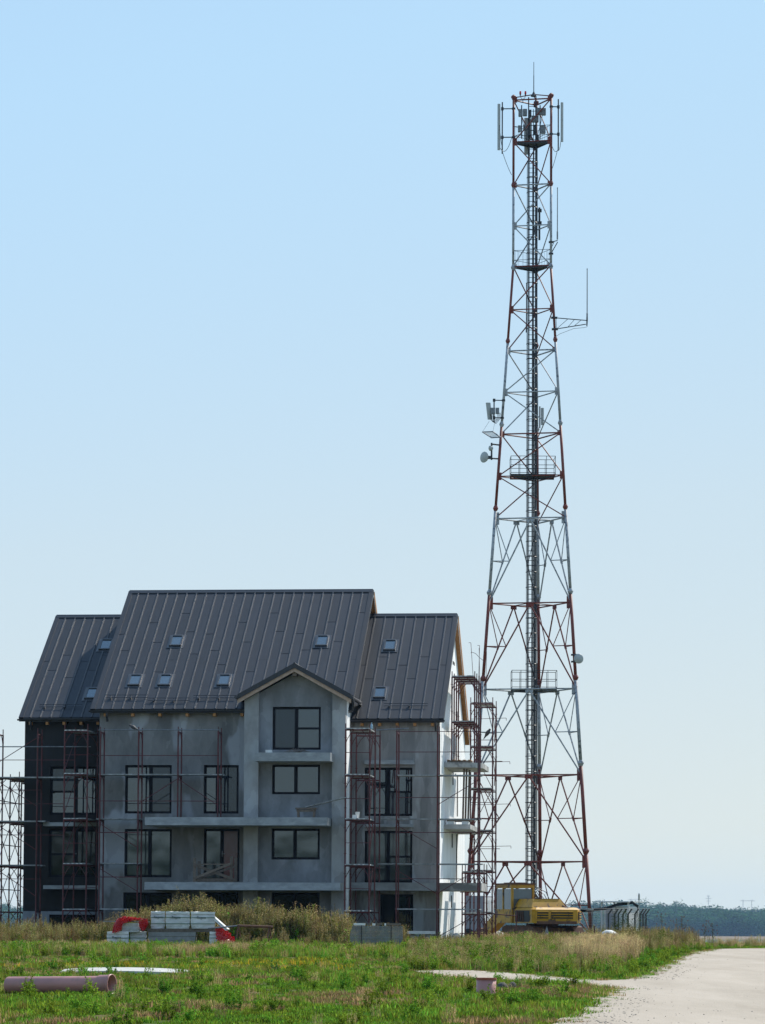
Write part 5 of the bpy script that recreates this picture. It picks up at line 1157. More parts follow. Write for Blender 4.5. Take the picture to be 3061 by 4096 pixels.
# --- equipment cabin with fence beside the mast
Y = 196; cabn = thing('equipment_cabin', 'small grey equipment cabin under a flat canopy beside the mast', 'cabin', gY(2490,3740,Y))
p, q = at(2433,3625,Y), at(2549,3625,Y); zg = gz(p.x, Y); CR = radians(-24); cpx = (p.x+q.x)/2
CT = lambda k: Vector((cpx + (k[0]-cpx)*cos(CR) - (k[1]-Y-1)*sin(CR), Y+1 + (k[0]-cpx)*sin(CR) + (k[1]-Y-1)*cos(CR), k[2]))
mb = MB(CT); mb.box((p.x+.1,Y,zg),(q.x-.1,Y+2,p.z)); part(cabn, 'cabin_wall', mb, M['trailer_white'])
mb = MB(CT); mb.box((p.x+.25,Y-.02,zg+.3),(p.x+.95,Y-.004,p.z-.1)); part(cabn, 'cabin_door', mb, M['trailer_grey'])
r0, r1 = at(2407,3607,Y), at(2553,3605,Y); mb = MB(CT); mb.box((r0.x,Y-.3,r0.z-.03),(r1.x,Y+2.3,r0.z+.04)); part(cabn, 'canopy', mb, M['trailer_white'])
for x in (2433, 2486, 2546): mb = MB(CT); w_ = at(x,3615,Y).x; mb.box((w_-.05,Y-.1,p.z-.3 if x != 2433 else zg),(w_+.05,Y-.02,r0.z-.032)); part(cabn, 'canopy_post', mb, M['trailer_white'])
mb = MB(); w_ = at(2556,3600,Y).x; mb.lathe([(.03,0),(.03,1.6),(.06,1.62),(.06,1.9),(.02,2.0)], (w_,Y-.1,p.z-1.2), (0,0,1), 8); part(cabn, 'aerial', mb, M['antenna'])
for k in range(4):
    mb = MB(); ps = [at(x,y+3*k,Y-.3) for x, y in ((2300,3640),(2370,3636),(2420,3630),(2470,3614),(2530,3606),(2552,3622),(2548,3660))]; mb.path(ps, .025, 5); part(cabn, 'feeder_cable', mb, M['cable'])
ct = thing('cable_tray', 'pale cable tray bridging from the mast leg to the equipment cabin', 'cable tray', gY(2340,3740,Y))
mb = MB(); mb.beam(at(2255,3632,Y-.5), at(2374,3638,Y-.5), .5, .06); part(ct, 'tray', mb, M['antenna'])
for x in (2262, 2370): mb = MB(); q = gY(x,3740,Y-.5); mb.tube(q, at(x,3637,Y-.5), .04, 6); part(ct, 'tray_post', mb, M['steel'])
fn = thing('security_fence', 'wire mesh compound fence with cranked posts and barbed wire', 'fence', gY(2520,3745,193))
prev = None
M['dark_post'] = mat('dark_post', (0.06,0.058,0.055), (0.04,0.04,0.04), .8, 5)
M['wire'] = mat('wire', (0.07,0.07,0.07), None, .6)
fpx = [(2335,190),(2395,190.5),(2434,191),(2459,191.5),(2474,192),(2492,192.5),(2513,193),(2540,194),(2560,196),(2572,198),(2584,200)]
for (x, Yf) in fpx:
    g_ = gY(x,3740,Yf); zt = at(x,3655,Yf).z; t = Vector((g_.x,Yf,zt)); c_ = t+Vector((.22,-.10,.30))
    if x > 2420: mb = MB(); mb.beam(g_-Vector((0,0,.2)), t, .09, .09, (0,1,0)); mb.beam(t-Vector((0,0,.03)), c_, .085, .085, (0,1,0)); part(fn, 'fence_post', mb, M['dark_post'])
    if prev:
        mb = MB(); g0, t0, c0 = prev; n = max(4, int((g_-g0).length/.12))
        for k in range(n): s_ = k/n; mb.tube(g0+(g_-g0)*s_, t0+(t-t0)*s_, 0.0028, 3, caps=False)
        for k in range(11): s_ = k/10; mb.tube(g0+(t0-g0)*s_, g_+(t-g_)*s_, 0.0028, 3, caps=False)
        o = part(fn, 'mesh_panel', mb, M['wire']); o['kind'] = 'stuff'
        for s_ in (.3,.65,1): mb = MB(); mb.tube(t0+(c0-t0)*s_, t+(c_-t)*s_, .008, 4); part(fn, 'barbed_wire', mb, M['wire'])
    prev = (g_, t, c_)
mb = MB(); q = gY(2330,3740,183); mb.prism([(q.x-.2,183,q.z),(q.x+.9,183,q.z),(q.x-.2,183,q.z+.85)], (0,1.2,0)); solo('rubble_ramp', mb, M['slab_white'], 'pale sloping concrete ramp beyond the excavator rear', 'ramp')

# ================================================================== vegetation
def leaf_mat(name, trans=0.5, hue=0.035, val=0.38):
    m = bpy.data.materials.new(name); m.use_nodes = True; t = m.node_tree; N = t.nodes; L = t.links; N.clear()
    at_ = N.new('ShaderNodeAttribute'); at_.attribute_name = 'col'; oi = N.new('ShaderNodeObjectInfo'); hs = N.new('ShaderNodeHueSaturation')
    r1 = N.new('ShaderNodeMapRange'); r1.inputs[3].default_value = 1-val; r1.inputs[4].default_value = 1+val; L.new(oi.outputs['Random'], r1.inputs[0])
    mu = N.new('ShaderNodeMath'); mu.operation = 'MULTIPLY'; mu.inputs[1].default_value = 7.31; fr = N.new('ShaderNodeMath'); fr.operation = 'FRACT'
    L.new(oi.outputs['Random'], mu.inputs[0]); L.new(mu.outputs[0], fr.inputs[0]); r2 = N.new('ShaderNodeMapRange'); r2.inputs[3].default_value = .5-hue; r2.inputs[4].default_value = .5+hue; L.new(fr.outputs[0], r2.inputs[0])
    L.new(at_.outputs['Color'], hs.inputs['Color']); L.new(r1.outputs[0], hs.inputs['Value']); L.new(r2.outputs[0], hs.inputs['Hue'])
    d = N.new('ShaderNodeBsdfDiffuse'); tr = N.new('ShaderNodeBsdfTranslucent'); mx = N.new('ShaderNodeMixShader'); mx.inputs[0].default_value = trans
    o = N.new('ShaderNodeOutputMaterial'); L.new(hs.outputs[0], d.inputs[0]); L.new(hs.outputs[0], tr.inputs[0]); L.new(d.outputs[0], mx.inputs[1]); L.new(tr.outputs[0], mx.inputs[2]); L.new(mx.outputs[0], o.inputs[0])
    return m
M['leaf'] = leaf_mat('leaf')
class Plant:
    def __init__(s, seed): s.v = []; s.f = []; s.c = []; s.r = random.Random(seed)
    def quad(s, a, b, c, d, colr): i = len(s.v); s.v += [a, b, c, d]; s.f.append((i,i+1,i+2,i+3)); s.c += [colr]*4
    def tri(s, a, b, c, colr): i = len(s.v); s.v += [a, b, c]; s.f.append((i,i+1,i+2)); s.c += [colr]*3
    def vary(s, c, k=.25): f = s.r.uniform(1-k, 1+k); return tuple(x*f for x in c)
    def blade(s, p, h, lean, w_, colr):
        a = s.r.uniform(0, 2*pi); d = Vector((cos(a), sin(a), 0)); n = Vector((-d.y, d.x, 0)) * w_; m_ = p + d*lean*.35*h + Vector((0,0,h*.6)); t = p + d*lean*h + Vector((0,0,h))
        s.quad(p-n, p+n, m_+n*.8, m_-n*.8, colr); s.tri(m_-n*.8, m_+n*.8, t, colr)
    def leaf(s, p, d, ln, w_, colr):
        d = d.normalized(); n = d.cross(Vector((s.r.uniform(-.5,.5), s.r.uniform(-.5,.5), 1))).normalized() * w_/2
        m_ = p + d*ln*.5; s.quad(p, m_+n, p+d*ln, m_-n, colr)
    def stem(s, a, b, w_, colr):
        t = s.r.uniform(0, pi); n = Vector((cos(t), sin(t), 0))*w_; s.quad(a-n, a+n, b+n*.6, b-n*.6, colr)
        n = Vector((-sin(t), cos(t), 0))*w_; s.quad(a-n, a+n, b+n*.6, b-n*.6, colr)
    def build(s, name):
        me = bpy.data.meshes.new(name); me.from_pydata([tuple(p) for p in s.v], [], s.f); me.materials.append(M['leaf'])
        ca = me.color_attributes.new('col', 'FLOAT_COLOR', 'POINT'); buf = []
        for c in s.c: buf += [c[0], c[1], c[2], 1.0]
        ca.data.foreach_set('color', buf); return me
GREEN, GREEN2, OLIVE, STRAW, BROWN, YEL = (0.125,0.215,0.020), (0.17,0.30,0.032), (0.25,0.215,0.055), (0.56,0.43,0.22), (0.22,0.13,0.06), (0.50,0.36,0.03)
def tuft(seed, n, h0, h1, rad, w_, cols, lean=.5):
    P = Plant(seed)
    for _ in range(n):
        a = P.r.uniform(0, 2*pi); r_ = rad*sqrt(P.r.random()); P.blade(Vector((r_*cos(a), r_*sin(a), -.01)), P.r.uniform(h0, h1), P.r.uniform(.1, lean), w_, P.vary(P.r.choice(cols)))
    return P
def straw(seed, n, h0, h1, rad, cols=(STRAW,)):
    P = tuft(seed, n//2, h0*.4, h1*.5, rad, .006, cols)
    for _ in range(n):
        a = P.r.uniform(0, 2*pi); r_ = rad*sqrt(P.r.random()); p = Vector((r_*cos(a), r_*sin(a), 0)); h = P.r.uniform(h0, h1); t = p + Vector((P.r.uniform(-.2,.2)*h, P.r.uniform(-.2,.2)*h, h)); c = P.vary(P.r.choice(cols))
        P.stem(p, t, .0035, c)
        for k in range(5): q = t - Vector((0,0,.03*k)) + Vector((P.r.uniform(-.03,.03), P.r.uniform(-.03,.03), 0)); P.leaf(q, Vector((P.r.uniform(-1,1),P.r.uniform(-1,1),P.r.uniform(-.8,.6))), .045, .014, P.vary(c, .2))
    return P
def weed(seed, n, h0, h1, rad, lc, sc_=OLIVE, leafs=16, ll=.07, lw=.022, top=STRAW, branch=.16):
    P = Plant(seed)
    for _ in range(n):
        a = P.r.uniform(0, 2*pi); r_ = rad*sqrt(P.r.random()); p = Vector((r_*cos(a), r_*sin(a), 0)); h = P.r.uniform(h0, h1); t = p + Vector((P.r.uniform(-.25,.25)*h*.6, P.r.uniform(-.25,.25)*h*.6, h)); P.stem(p, t, .006, P.vary(sc_))
        for k in range(leafs):
            f = .12 + .88*k/leafs; q = p + (t-p)*f; b = Vector((P.r.uniform(-1,1), P.r.uniform(-1,1), P.r.uniform(.1,1.0))).normalized(); e = q + b*branch*h*(1.15-f)*P.r.uniform(.5,1.2)
            P.stem(q, e, .0025, P.vary(sc_))
            for j in range(3): P.leaf(q+(e-q)*P.r.uniform(.2,1), Vector((P.r.uniform(-1,1),P.r.uniform(-1,1),P.r.uniform(-.5,.8))), ll*P.r.uniform(.6,1.3)*(1.25-f*.6), lw, P.vary(P.r.choice(lc)))
            if f > .55:
                for j in range(3): P.leaf(e+Vector((P.r.uniform(-.04,.04),P.r.uniform(-.04,.04),P.r.uniform(-.03,.05))), Vector((P.r.uniform(-1,1),P.r.uniform(-1,1),P.r.uniform(-1,1))), .028, .016, P.vary(top))
    return P
def feathery(seed, rad, h, c):
    P = Plant(seed)
    for _ in range(240):
        a = P.r.uniform(0, 2*pi); el_ = P.r.uniform(0, 1); r_ = rad*sqrt(P.r.random()); p = Vector((r_*cos(a), r_*sin(a), h*(1-(r_/rad)**2*.7)*P.r.uniform(.25,1)))
        P.leaf(p, Vector((cos(a)*.7, sin(a)*.7, P.r.uniform(-.1,.9))), .11, .045, P.vary(c, .35))
    return P
protos = bpy.data.collections.new('plant_kinds')
PK = {}
def proto(kind, plants):
    PK[kind] = []
    for k, P in enumerate(plants):
        o = bpy.data.objects.new('plant_%s' % kind, P.build(kind)); protos.objects.link(o); PK[kind].append(o)
proto('short', [tuft(k, 60, .03, .10, .20, .009, (GREEN, GREEN2, GREEN, (0.10,0.14,0.02)), .8) for k in (1,2,3)])
proto('dry', [tuft(k, 55, .04, .13, .20, .008, ((0.36,0.26,0.12), (0.26,0.18,0.08), (0.17,0.15,0.04)), .9) for k in (11,12)])
proto('medium', [tuft(k, 55, .16, .42, .20, .009, (GREEN, GREEN2, OLIVE), .55) for k in (21,22,23)])
proto('straw', [straw(k, 34, .3, .62, .22, (STRAW, (0.30,0.22,0.10), (0.42,0.33,0.17))) for k in (31,32,33)])
proto('weed', [weed(k, 5, .6, 1.05, .22, (OLIVE, (0.09,0.10,0.03), GREEN), OLIVE, 15) for k in (41,42,43,44)])
proto('oliveweed', [weed(k, 6, .6, 1.1, .25, (OLIVE, (0.24,0.19,0.06), (0.17,0.17,0.04)), (0.15,0.12,0.05), 15, .06, .018, (0.50,0.40,0.20), .2) for k in (51,52,53)])
proto('brownweed', [weed(k, 5, .6, 1.0, .22, (BROWN, (0.22,0.13,0.05), OLIVE), BROWN, 14, .05, .02, (0.26,0.15,0.07)) for k in (61,62)])
proto('leafy', [weed(k, 7, .25, .55, .22, (GREEN2, GREEN), GREEN, 9, .11, .05, GREEN2, .25) for k in (71,72,73)])
proto('feathery', [feathery(k, .42, .55, (0.085,0.20,0.015)) for k in (81,82)])
proto('yellow', [tuft(k, 40, .05, .16, .25, .010, (YEL, (0.22,0.20,0.02), GREEN), .9) for k in (91,92)])
def scatter(name, pts, objs, label, cat, kind='stuff'):
    """instances of plant meshes on points: pts = (x, y, z, rz, scale, index)"""
    coll = bpy.data.collections.new(name + '_kinds')
    for o in objs: coll.objects.link(o)
    me = bpy.data.meshes.new(name); me.from_pydata([p[:3] for p in pts], [], [])
    a = me.attributes.new('rot', 'FLOAT_VECTOR', 'POINT'); a.data.foreach_set('vector', [c for p in pts for c in (R.uniform(-.08,.08), R.uniform(-.08,.08), p[3])])
    a = me.attributes.new('scl', 'FLOAT_VECTOR', 'POINT'); a.data.foreach_set('vector', [c for p in pts for c in ((p[4],)*3 if not isinstance(p[4], tuple) else p[4])])
    a = me.attributes.new('idx', 'INT', 'POINT'); a.data.foreach_set('value', [p[5] for p in pts])
    o = bpy.data.objects.new(name, me); col.objects.link(o); tag(o, label, cat, kind=kind)
    ng = bpy.data.node_groups.new(name, 'GeometryNodeTree'); ng.interface.new_socket('Geometry', in_out='INPUT', socket_type='NodeSocketGeometry'); ng.interface.new_socket('Geometry', in_out='OUTPUT', socket_type='NodeSocketGeometry')
    N = ng.nodes; gi = N.new('NodeGroupInput'); go_ = N.new('NodeGroupOutput'); ip = N.new('GeometryNodeInstanceOnPoints'); ci = N.new('GeometryNodeCollectionInfo')
    ci.inputs['Collection'].default_value = coll; ci.inputs['Separate Children'].default_value = True; ci.inputs['Reset Children'].default_value = True
    ip.inputs['Pick Instance'].default_value = True
    def attr(nm, ty): n = N.new('GeometryNodeInputNamedAttribute'); n.data_type = ty; n.inputs['Name'].default_value = nm; return [s for s in n.outputs if s.enabled and s.name == 'Attribute'][0]
    L = ng.links; L.new(gi.outputs[0], ip.inputs['Points']); L.new(ci.outputs[0], ip.inputs['Instance']); L.new(attr('idx','INT'), ip.inputs['Instance Index']); L.new(attr('rot','FLOAT_VECTOR'), ip.inputs['Rotation']); L.new(attr('scl','FLOAT_VECTOR'), ip.inputs['Scale']); L.new(ip.outputs[0], go_.inputs[0])
    md = o.modifiers.new('scatter', 'NODES'); md.node_group = ng; return o
def hn(x, y, s, seed=0.0):
    """smooth pseudo noise 0..1"""
    v = 0; a = .5
    for k in range(3): v += a*(sin(x/s*1.7+seed*3.1+k*1.3+1.9*sin(y/s*1.3+seed+k))*sin(y/s*1.9+seed*1.7+k*2.1+1.7*sin(x/s*1.1+k))); s *= .47; a *= .55
    return .5+.5*v
UVB = lambda x, y: ((Vector((x,y,0))-Vector((HO.x,HO.y,0))).dot(HU), (Vector((x,y,0))-Vector((HO.x,HO.y,0))).dot(HV))
def blocked(x, y):
    if in_poly(x, y, ROAD): return True
    u_, v_ = UVB(x, y)
    if UL0-.1 < u_ < .1 and v_ > -.3: return True
    if UM0 < u_ < UM1 and v_ > VM-.2: return True
    return False
pools = {k: [] for k in PK}
def add(kind, x, y, s, sc_=None):
    n = len(PK[kind]); pools[kind].append((x, y, gz(x, y), R.uniform(0, 2*pi), s, R.randrange(n)))
def row_y(py): return 13000*1.6/(py-3695+59.4)
yy = 43.0
while yy < 160:
    half = yy*.122 + 2.0; step = .16 + .0022*yy
    n = int(2*half/step * (1.0 if yy < 105 else 1.15))
    for _ in range(n):
        x = R.uniform(-half, half); y = yy + R.uniform(0, step*1.6)
        a = x/y; px = 1530 + 13000*a
        if blocked(x, y): continue
        n1, n2, n3 = hn(x, y*.6, 2.2, 1), hn(x, y*.5, 5.0, 2), hn(x, y*.6, 1.1, 3)
        right = px > 1640
        if y < 104 and not (right and y > 82):                    # mown foreground
            if n1*.55+n3*.45 > .59 + .04*(y < 55): add('dry', x, y, R.uniform(.7,1.2))
            elif 84 < y < 100 and n2 > .52 and n3 > .42 and px < 1400: add('yellow', x, y, R.uniform(.8,1.3))
            else: add('short', x, y, R.uniform(.7,1.3)*(1.3 if n2 > .6 else .85))
            if R.random() < .05: add('leafy', x, y, R.uniform(.3,.65))
            if n2*.5+n3*.5 > .60 and R.random() < .4: add('medium', x, y, R.uniform(.35,.65))
            if R.random() < .012: add('straw', x, y, R.uniform(.3,.5))
        elif y < 124 and not (right and px > 2480):
            hgt = smooth(80 if right else 102, 122, y)*(.45 if right else 1)
            if right:
                k = R.random()
                if px > 2250 and n2 > .4 and y > 95 and k < .7: add('straw', x, y, .7+.5*hgt)
                elif k < .25: add('weed', x, y, .45+.4*hgt)
                elif k < .45: add('oliveweed', x, y, .4+.4*hgt)
                elif k < .65: add('leafy', x, y, .7+.5*hgt)
                elif k < .75: add('straw', x, y, .6+.4*hgt)
                else: add('medium', x, y, .8+.6*hgt)
            else:
                if n2 > .52 and 108 < y < 121 and px < 1000: add('straw', x, y, R.uniform(.45,.75)); add('dry', x, y, 1.3)
                elif n1 > .6: add('leafy', x, y, R.uniform(.5,.9))
                elif n3 > .62: add('weed', x, y, R.uniform(.3,.5))
                else: add('medium', x, y, R.uniform(.6,1.1))
                if R.random() < .08: add('straw', x, y, .6)
        elif px > 2480:
            add('short', x, y, R.uniform(.8,1.6))
            k = R.random()
            if y > 122 and px < 2790 - 60*(y < 130) and k < .75: add('oliveweed' if k < .3 else 'straw' if k < .45 else 'brownweed' if k < .55 and px > 2650 else 'leafy' if k < .62 else 'weed', x, y, R.uniform(.5,.95)*smooth(116,132,y))
            elif px >= 2790 and y > 137 and k < .4: add('straw' if k < .25 else 'weed', x, y, R.uniform(.3,.6))
            if y < 131 and R.random() < .15: add('leafy', x, y, R.uniform(.4,.7))
        elif y < 129.2 and not right:                             # low cover before the stacks
            k = R.random(); f = .75 if px > 990 else 1.0
            if px < 400 and y > 125: add('oliveweed' if k < .5 else 'leafy' if k < .8 else 'brownweed', x, y, R.uniform(.45,.8))
            elif px > 960 and y > 126 and px < 1400: add('oliveweed' if k < .7 else 'weed', x, y, R.uniform(.4,.75))
            elif k < .30: add('leafy', x, y, R.uniform(.4,.75))
            elif k < .50: add('straw', x, y, R.uniform(.3,.55))
            elif k < .62: add('weed', x, y, R.uniform(.25,.42))
            else: add('medium', x, y, R.uniform(.5,.9))
        elif right:                                               # behind the side track up to the machine
            if y > 146 and a < .02: continue
            k = R.random(); f = .9 if y < 140 else 1.1
            if k < .30: add('oliveweed', x, y, R.uniform(.38,.55)*f)
            elif k < .5: add('weed', x, y, R.uniform(.35,.55)*f)
            elif k < .65: add('leafy', x, y, R.uniform(.6,1.0)*f)
            elif k < .8: add('straw', x, y, R.uniform(.55,.85)*f)
            else: add('medium', x, y, R.uniform(.8,1.2)*f)
        else:                                                     # tall growth against the house
            if y > 146: continue
            k = R.random()
            if k < .55: add('oliveweed', x, y, R.uniform(.65,1.05))
            elif k < .72: add('weed', x, y, R.uniform(.6,.95))
            elif k < .80 and px < 450: add('brownweed', x, y, R.uniform(.7,1.0))
            elif k < .88: add('straw', x, y, R.uniform(.9,1.3))
            else: add('medium', x, y, R.uniform(1.0,1.6))
    yy += step*1.6
# taller screen of weeds on the soil bank and around the machine
for (x0, x1, y0, y1, n, lo, hi) in ((-10.5,-1.2,129.8,132.6,1000,.7,1.12),(-17.5,-11,129.5,133,420,.5,.85),(4,14,156,170,500,.4,.6),(7,17,172,192,500,.5,.8)):
    for _ in range(n):
        x, y = R.uniform(x0, x1), R.uniform(y0, y1)
        if blocked(x, y) or (11.3 < x < 0): continue
        if y > edge_y(x, y) - 1: continue
        add(R.choice(('oliveweed','oliveweed','weed','weed','weed','straw','leafy','brownweed' if x < -12 else 'oliveweed')), x, y, R.uniform(lo, hi)*(.55+.85*hn(x, y, 1.3, 5))*(1.25 if R.random() < .06 else 1))
# pale dry grass clump and strip in front of the rubble sack
for _ in range(420):
    p = ground(R.gauss(2400, 65), 3800+abs(R.gauss(0, 22))); 
    if not blocked(p.x, p.y): add('straw', p.x, p.y, R.uniform(.8,1.25))
# fringe along the gravel edges
for i in range(len(ROAD)-3):
    a, b = ROAD[i], ROAD[i+1]; L_ = (b-a).length
    if a.y < 40: continue
    for k in range(int(L_*9)):
        p = a+(b-a)*R.random(); q = Vector((R.gauss(0,.18), R.gauss(0,.4))); add(R.choice(('short','short','dry')), p.x+q.x, p.y+q.y, R.uniform(.4,.9))
names = {'short': ('short_grass','short green grass covering the near ground','grass'), 'dry': ('dry_grass','dry straw coloured turf patches','grass'), 'medium': ('meadow_grass','knee high green grass','grass'),
 'straw': ('ripe_grass','pale ripe grass with seed heads','grass'), 'weed': ('green_weeds','tall leafy green weeds','weeds'), 'oliveweed': ('seeding_weeds','tall olive weeds gone to seed before the house','weeds'), 'brownweed': ('brown_weeds','rust brown withered weeds','weeds'),
 'leafy': ('leafy_weeds','low broad leaved bright green weeds','weeds'), 'yellow': ('yellow_flowers','low yellow flowering ground cover','flowers')}
for k, (nm, lb, ct) in names.items():
    if pools[k]: scatter(nm, pools[k], PK[k], lb, ct)
# single bushes one can pick out
def bush(px, py, Y, w_, h_, label, c, n=900, seed=1, ll=.10):
    g_ = gY(px, py, Y) if Y else ground(px, py); P = Plant(seed)
    o = thing('bush', label, 'bush', g_, 'bushes')
    for _ in range(n):
        a = P.r.uniform(0, 2*pi); e = P.r.random(); r_ = (P.r.random()**.4); lump_ = 1+.25*sin(3*a+seed)+.18*sin(5*a+e*6); p = Vector((r_*w_/2*cos(a)*lump_*(1-.5*e*e), r_*w_/2*sin(a)*lump_*(1-.5*e*e), h_*(e*.95+.03)*(.8+.25*sin(4*a+seed*2))))
        P.leaf(p, Vector((cos(a),sin(a),P.r.uniform(-.2,1))), ll*P.r.uniform(.6,1.3), ll*.45, P.vary(c, .4))
    me = P.build('foliage'); f = bpy.data.objects.new('foliage', me); col.objects.link(f); f.parent = o
    mb = MB()
    for k in range(7): t = 2*pi*k/7; mb.tube(g_+Vector((0,0,-.05)), g_+Vector((w_*.3*cos(t), w_*.3*sin(t), h_*.7)), .012, 4, .004)
    part(o, 'stems', mb, M['old_wood']); return o
bush(2500,3735,176,2.1,1.75,'large dark green bush growing against the compound fence',(0.05,0.085,0.018),2200,1,.09)
bush(1935,3868,None,1.5,.62,'round bright green feathery bush at the edge of the side track',(0.06,0.15,0.012),1500,2,.07)
bush(420,3745,130,2.2,.75,'low rounded olive green bush left of the red tarpaulin',(0.065,0.085,0.02),1700,3,.06)
bush(2650,3770,135,1.5,.8,'low vivid green bush beside the road verge',(0.075,0.18,0.015),1200,4,.07)
bush(2745,3770,138,1.1,.95,'reddish dry bush at the bend of the road',(0.15,0.09,0.055),1100,5,.06)
bush(1095,3905,None,.3,.35,'single dark upright weed plant in the near grass',(0.04,0.10,0.02),240,6,.06)
def thistle(px, py, Y, h_, label, seed):
    g_ = gY(px, py, Y); rr_ = random.Random(seed); o = thing('thistle', label, 'thistle', g_, 'thistles'); mb = MB(); hd = []
    top_ = g_+Vector((rr_.uniform(-.1,.1),0,h_)); mb.tube(g_-Vector((0,0,.05)), top_, .012, 5, .006); hd.append(top_)
    for k in range(7):
        f = .35+.6*k/7; q = g_+(top_-g_)*f; e = q+Vector((rr_.uniform(-.3,.3),rr_.uniform(-.2,.2),rr_.uniform(.15,.35))); mb.tube(q, e, .007, 4, .004); hd.append(e)
    part(o, 'stalk', mb, M['old_wood']); P = Plant(seed)
    for k in range(60): f = rr_.random(); q = (top_-g_)*f; P.leaf(q, Vector((rr_.uniform(-1,1),rr_.uniform(-1,1),rr_.uniform(-.3,.6))), .16*(1.1-f*.6), .035, P.vary((0.09,0.10,0.035)))
    f_ = bpy.data.objects.new('leaves', P.build('leaves')); col.objects.link(f_); f_.parent = o
    for e in hd: mb = MB(); mb.lathe([(.006,-.02),(.028,0),(.03,.03),(.012,.05)], e, (0,0,1), 8); part(o, 'flower_head', mb, M['thistle_head'])
M['thistle_head'] = mat('thistle_head', (0.16,0.10,0.10), (0.10,0.07,0.05), .9, 20)
thistle(2855,3780,150,1.0,'tall dark thistle standing alone on the verge beyond the road',1); thistle(2815,3775,152,.85,'shorter thistle next to the tallest one beyond the road',2)
thistle(2730,3765,156,1.3,'slender dry thistle between reddish bush and thistles',3); thistle(2650,3760,160,1.45,'thin bare thistle stalk beside the fence bush',4); thistle(2705,3760,160,1.2,'spindly thistle close to the slender dry one',5)
# loose stones on the gravel
pb = []
for k in range(3):
    bm = bmesh.new(); bmesh.ops.create_icosphere(bm, subdivisions=1, radius=1); rr_ = random.Random(k)
    for v in bm.verts: v.co = v.co*rr_.uniform(.7,1.2); v.co.z *= .6
    me = bpy.data.meshes.new('pebble'); bm.to_mesh(me); bm.free(); me.materials.append(M['pebble'] if 'pebble' in M else M.setdefault('pebble', mat('pebble', (0.44,0.37,0.29), (0.34,0.28,0.22), .9, 30, rnd=.25))); pb.append(bpy.data.objects.new('pebble', me))
pts = []
for _ in range(15000):
    y = 44+90*R.random()**1.3; x = R.uniform(-2, y*.122+1.5)
    if in_poly(x, y, ROAD):
        near = min((Vector((x,y))-(a+(b-a)*max(0,min(1,(Vector((x,y))-a).dot(b-a)/(b-a).length_squared)))).length for a, b in zip(ROAD[1:-3], ROAD[2:-2]))
        if R.random() < .08 or (near < 1.0 and R.random() < .7): pts.append((x, y, gz(x,y)+.036, R.uniform(0,6), R.choice((.006,.008,.011,.016)) * (1.2 if near < 1 else 1), R.randrange(3)))
scatter('loose_stones', pts, pb, 'loose stones scattered on the gravel road', 'stones')

# ================================================================== far wood, pylons, haze
M['crown'] = leaf_mat('crown', .2, .03, .3)
def crown(seed, r_, h_):
    P = Plant(seed)
    for _ in range(330):
        a = P.r.uniform(0,2*pi); z = P.r.uniform(-.75,1); q = sqrt(max(0,1-z*z)); lump_ = 1+.2*sin(3*a+seed)+.2*sin(4*z*2+a*2+seed); p = Vector((q*cos(a)*r_*lump_, q*sin(a)*r_*lump_, h_*.55+z*h_*.45*lump_)); k = P.r.uniform(.75,1.02); p = Vector((p.x*k,p.y*k,p.z))
        c = P.vary((0.045,0.10,0.03), .5); d = Vector((cos(a),sin(a),P.r.uniform(-.4,.9))); P.leaf(p, d, P.r.uniform(.9,1.7), P.r.uniform(.7,1.2), c)
    P.stem(Vector((0,0,-1)), Vector((0,0,h_*.5)), .2, (0.05,0.04,0.03))
    me = P.build('crown'); me.materials.clear(); me.materials.append(M['crown']); return bpy.data.objects.new('crown', me)
crowns = [crown(k, 3.6+.5*(k % 3), 8.5+1.2*(k % 4)) for k in range(5)]
pts = []
for _ in range(7500):
    y = 3416+784*R.random()**1.25; x = R.uniform(-.17, .17)*y
    if y > 3500+50*sin(x*.012) or R.random() < .9: pts.append((x, y, gz(x,y)-.5, R.uniform(0,6), 1.75*R.uniform(.65,1.05)*(1.12 if 245 < x < 394 else .92), R.randrange(5)))
scatter('far_wood', pts, crowns, 'hazy wooded ridge along the horizon', 'wood')
pts = []
for _ in range(900):
    y = R.uniform(-260,-185); x = R.uniform(-230, 230); pts.append((x, y, -.3, R.uniform(0,6), R.uniform(.75,1.25), R.randrange(5)))
scatter('tree_belt', pts, crowns, 'belt of trees across the fields behind the viewer', 'trees')
M['pylon'] = mat('pylon', (0.30,0.31,0.33), None, .6, metal=.3)
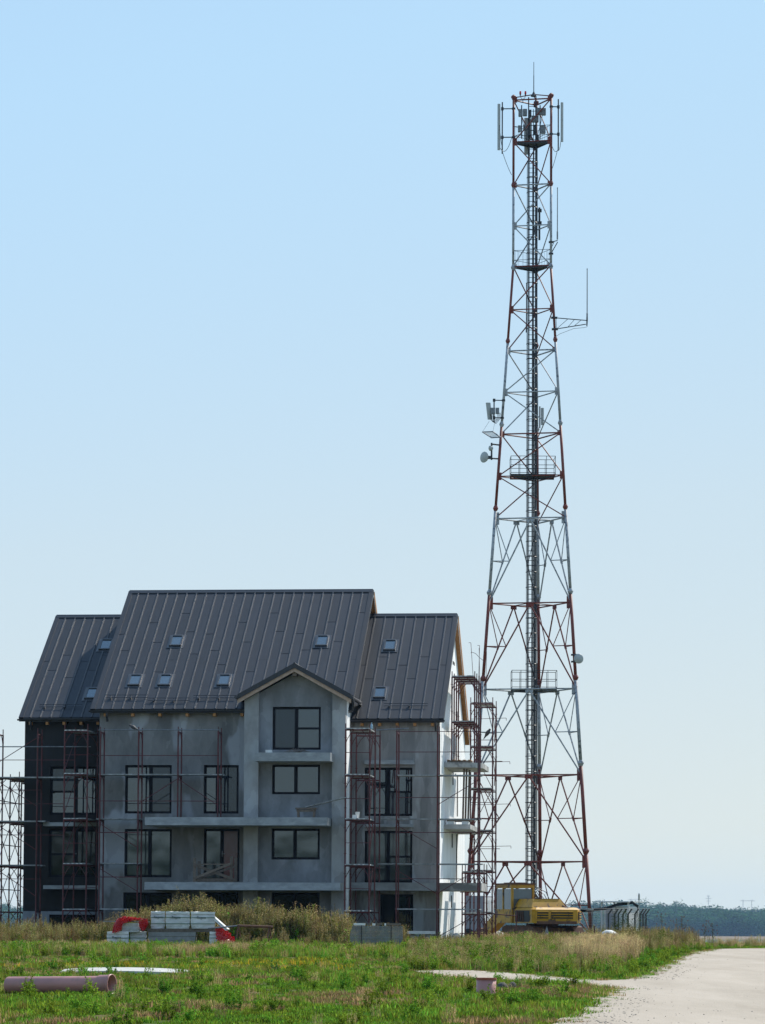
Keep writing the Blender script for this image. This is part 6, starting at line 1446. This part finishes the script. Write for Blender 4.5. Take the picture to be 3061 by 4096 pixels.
def pylon(px, py, Y, wd, label, single=False):
    b = at(px, py, Y); g_ = Vector((b.x, Y, gz(b.x, Y))); o = thing('power_pylon', label, 'pylon', g_, 'power pylons on the ridge'); H_ = b.z-g_.z
    for s_ in ((-1,1) if not single else (0,)):
        mb = MB(); x = b.x+s_*wd*.28; 
        for d in (-.5,.5): mb.tube((x+d*1.6,Y,g_.z-1),(x+d*.5,Y,b.z),.13,4)
        n = 9
        for k in range(n): z0, z1 = g_.z+H_*k/n, g_.z+H_*(k+1)/n; w0, w1 = .8-.55*k/n, .8-.55*(k+1)/n; mb.tube((x-w0,Y,z0),(x+w1,Y,z1),.12,3)
        part(o, 'lattice_leg', mb, M['pylon'])
        mb = MB(); mb.tube((x-.7,Y,b.z),(x-1.2,Y,b.z+1.6),.15,3); mb.tube((x+.7,Y,b.z),(x+1.2,Y,b.z+1.6),.15,3); part(o, 'earth_peak', mb, M['pylon'])
    for z_, f in (((b.z-.6,.5),) if not single else ((b.z-.5,.2),(b.z-4,.35),(b.z-8,.25))):
        mb = MB(); mb.tube((b.x-wd*f,Y,z_),(b.x+wd*f,Y,z_),.18,4); mb.tube((b.x-wd*f,Y,z_),(b.x,Y,z_+1),.14,3); mb.tube((b.x+wd*f,Y,z_),(b.x,Y,z_+1),.14,3); part(o, 'crossarm', mb, M['pylon'])
pylon(2540,3598,4720,21.0,'grey portal pylon rising over the ridge behind the equipment cabin'); pylon(2990,3602,4720,22.5,'grey portal pylon rising over the ridge beyond the road'); pylon(2834,3584,5000,14.0,'slim faint lattice pylon between the two portal pylons',True)
hz = MB(); hz.box((-2800,-440,-14),(2800,5320,64)); ho = bpy.data.objects.new('haze', hz.mesh('haze')); col.objects.link(ho); tag(ho, 'thin summer haze filling the air', 'haze', kind='stuff')
hm2 = bpy.data.materials.new('haze'); hm2.use_nodes = True; t = hm2.node_tree; t.nodes.clear(); o_ = t.nodes.new('ShaderNodeOutputMaterial'); pv = t.nodes.new('ShaderNodeVolumePrincipled')
pv.inputs['Color'].default_value = (0.42,0.68,1.0,1); pv.inputs['Density'].default_value = 0.00005; pv.inputs['Anisotropy'].default_value = 0.2
t.links.new(pv.outputs[0], o_.inputs['Volume']); ho.data.materials.append(hm2)
sc.cycles.volume_bounces = 0
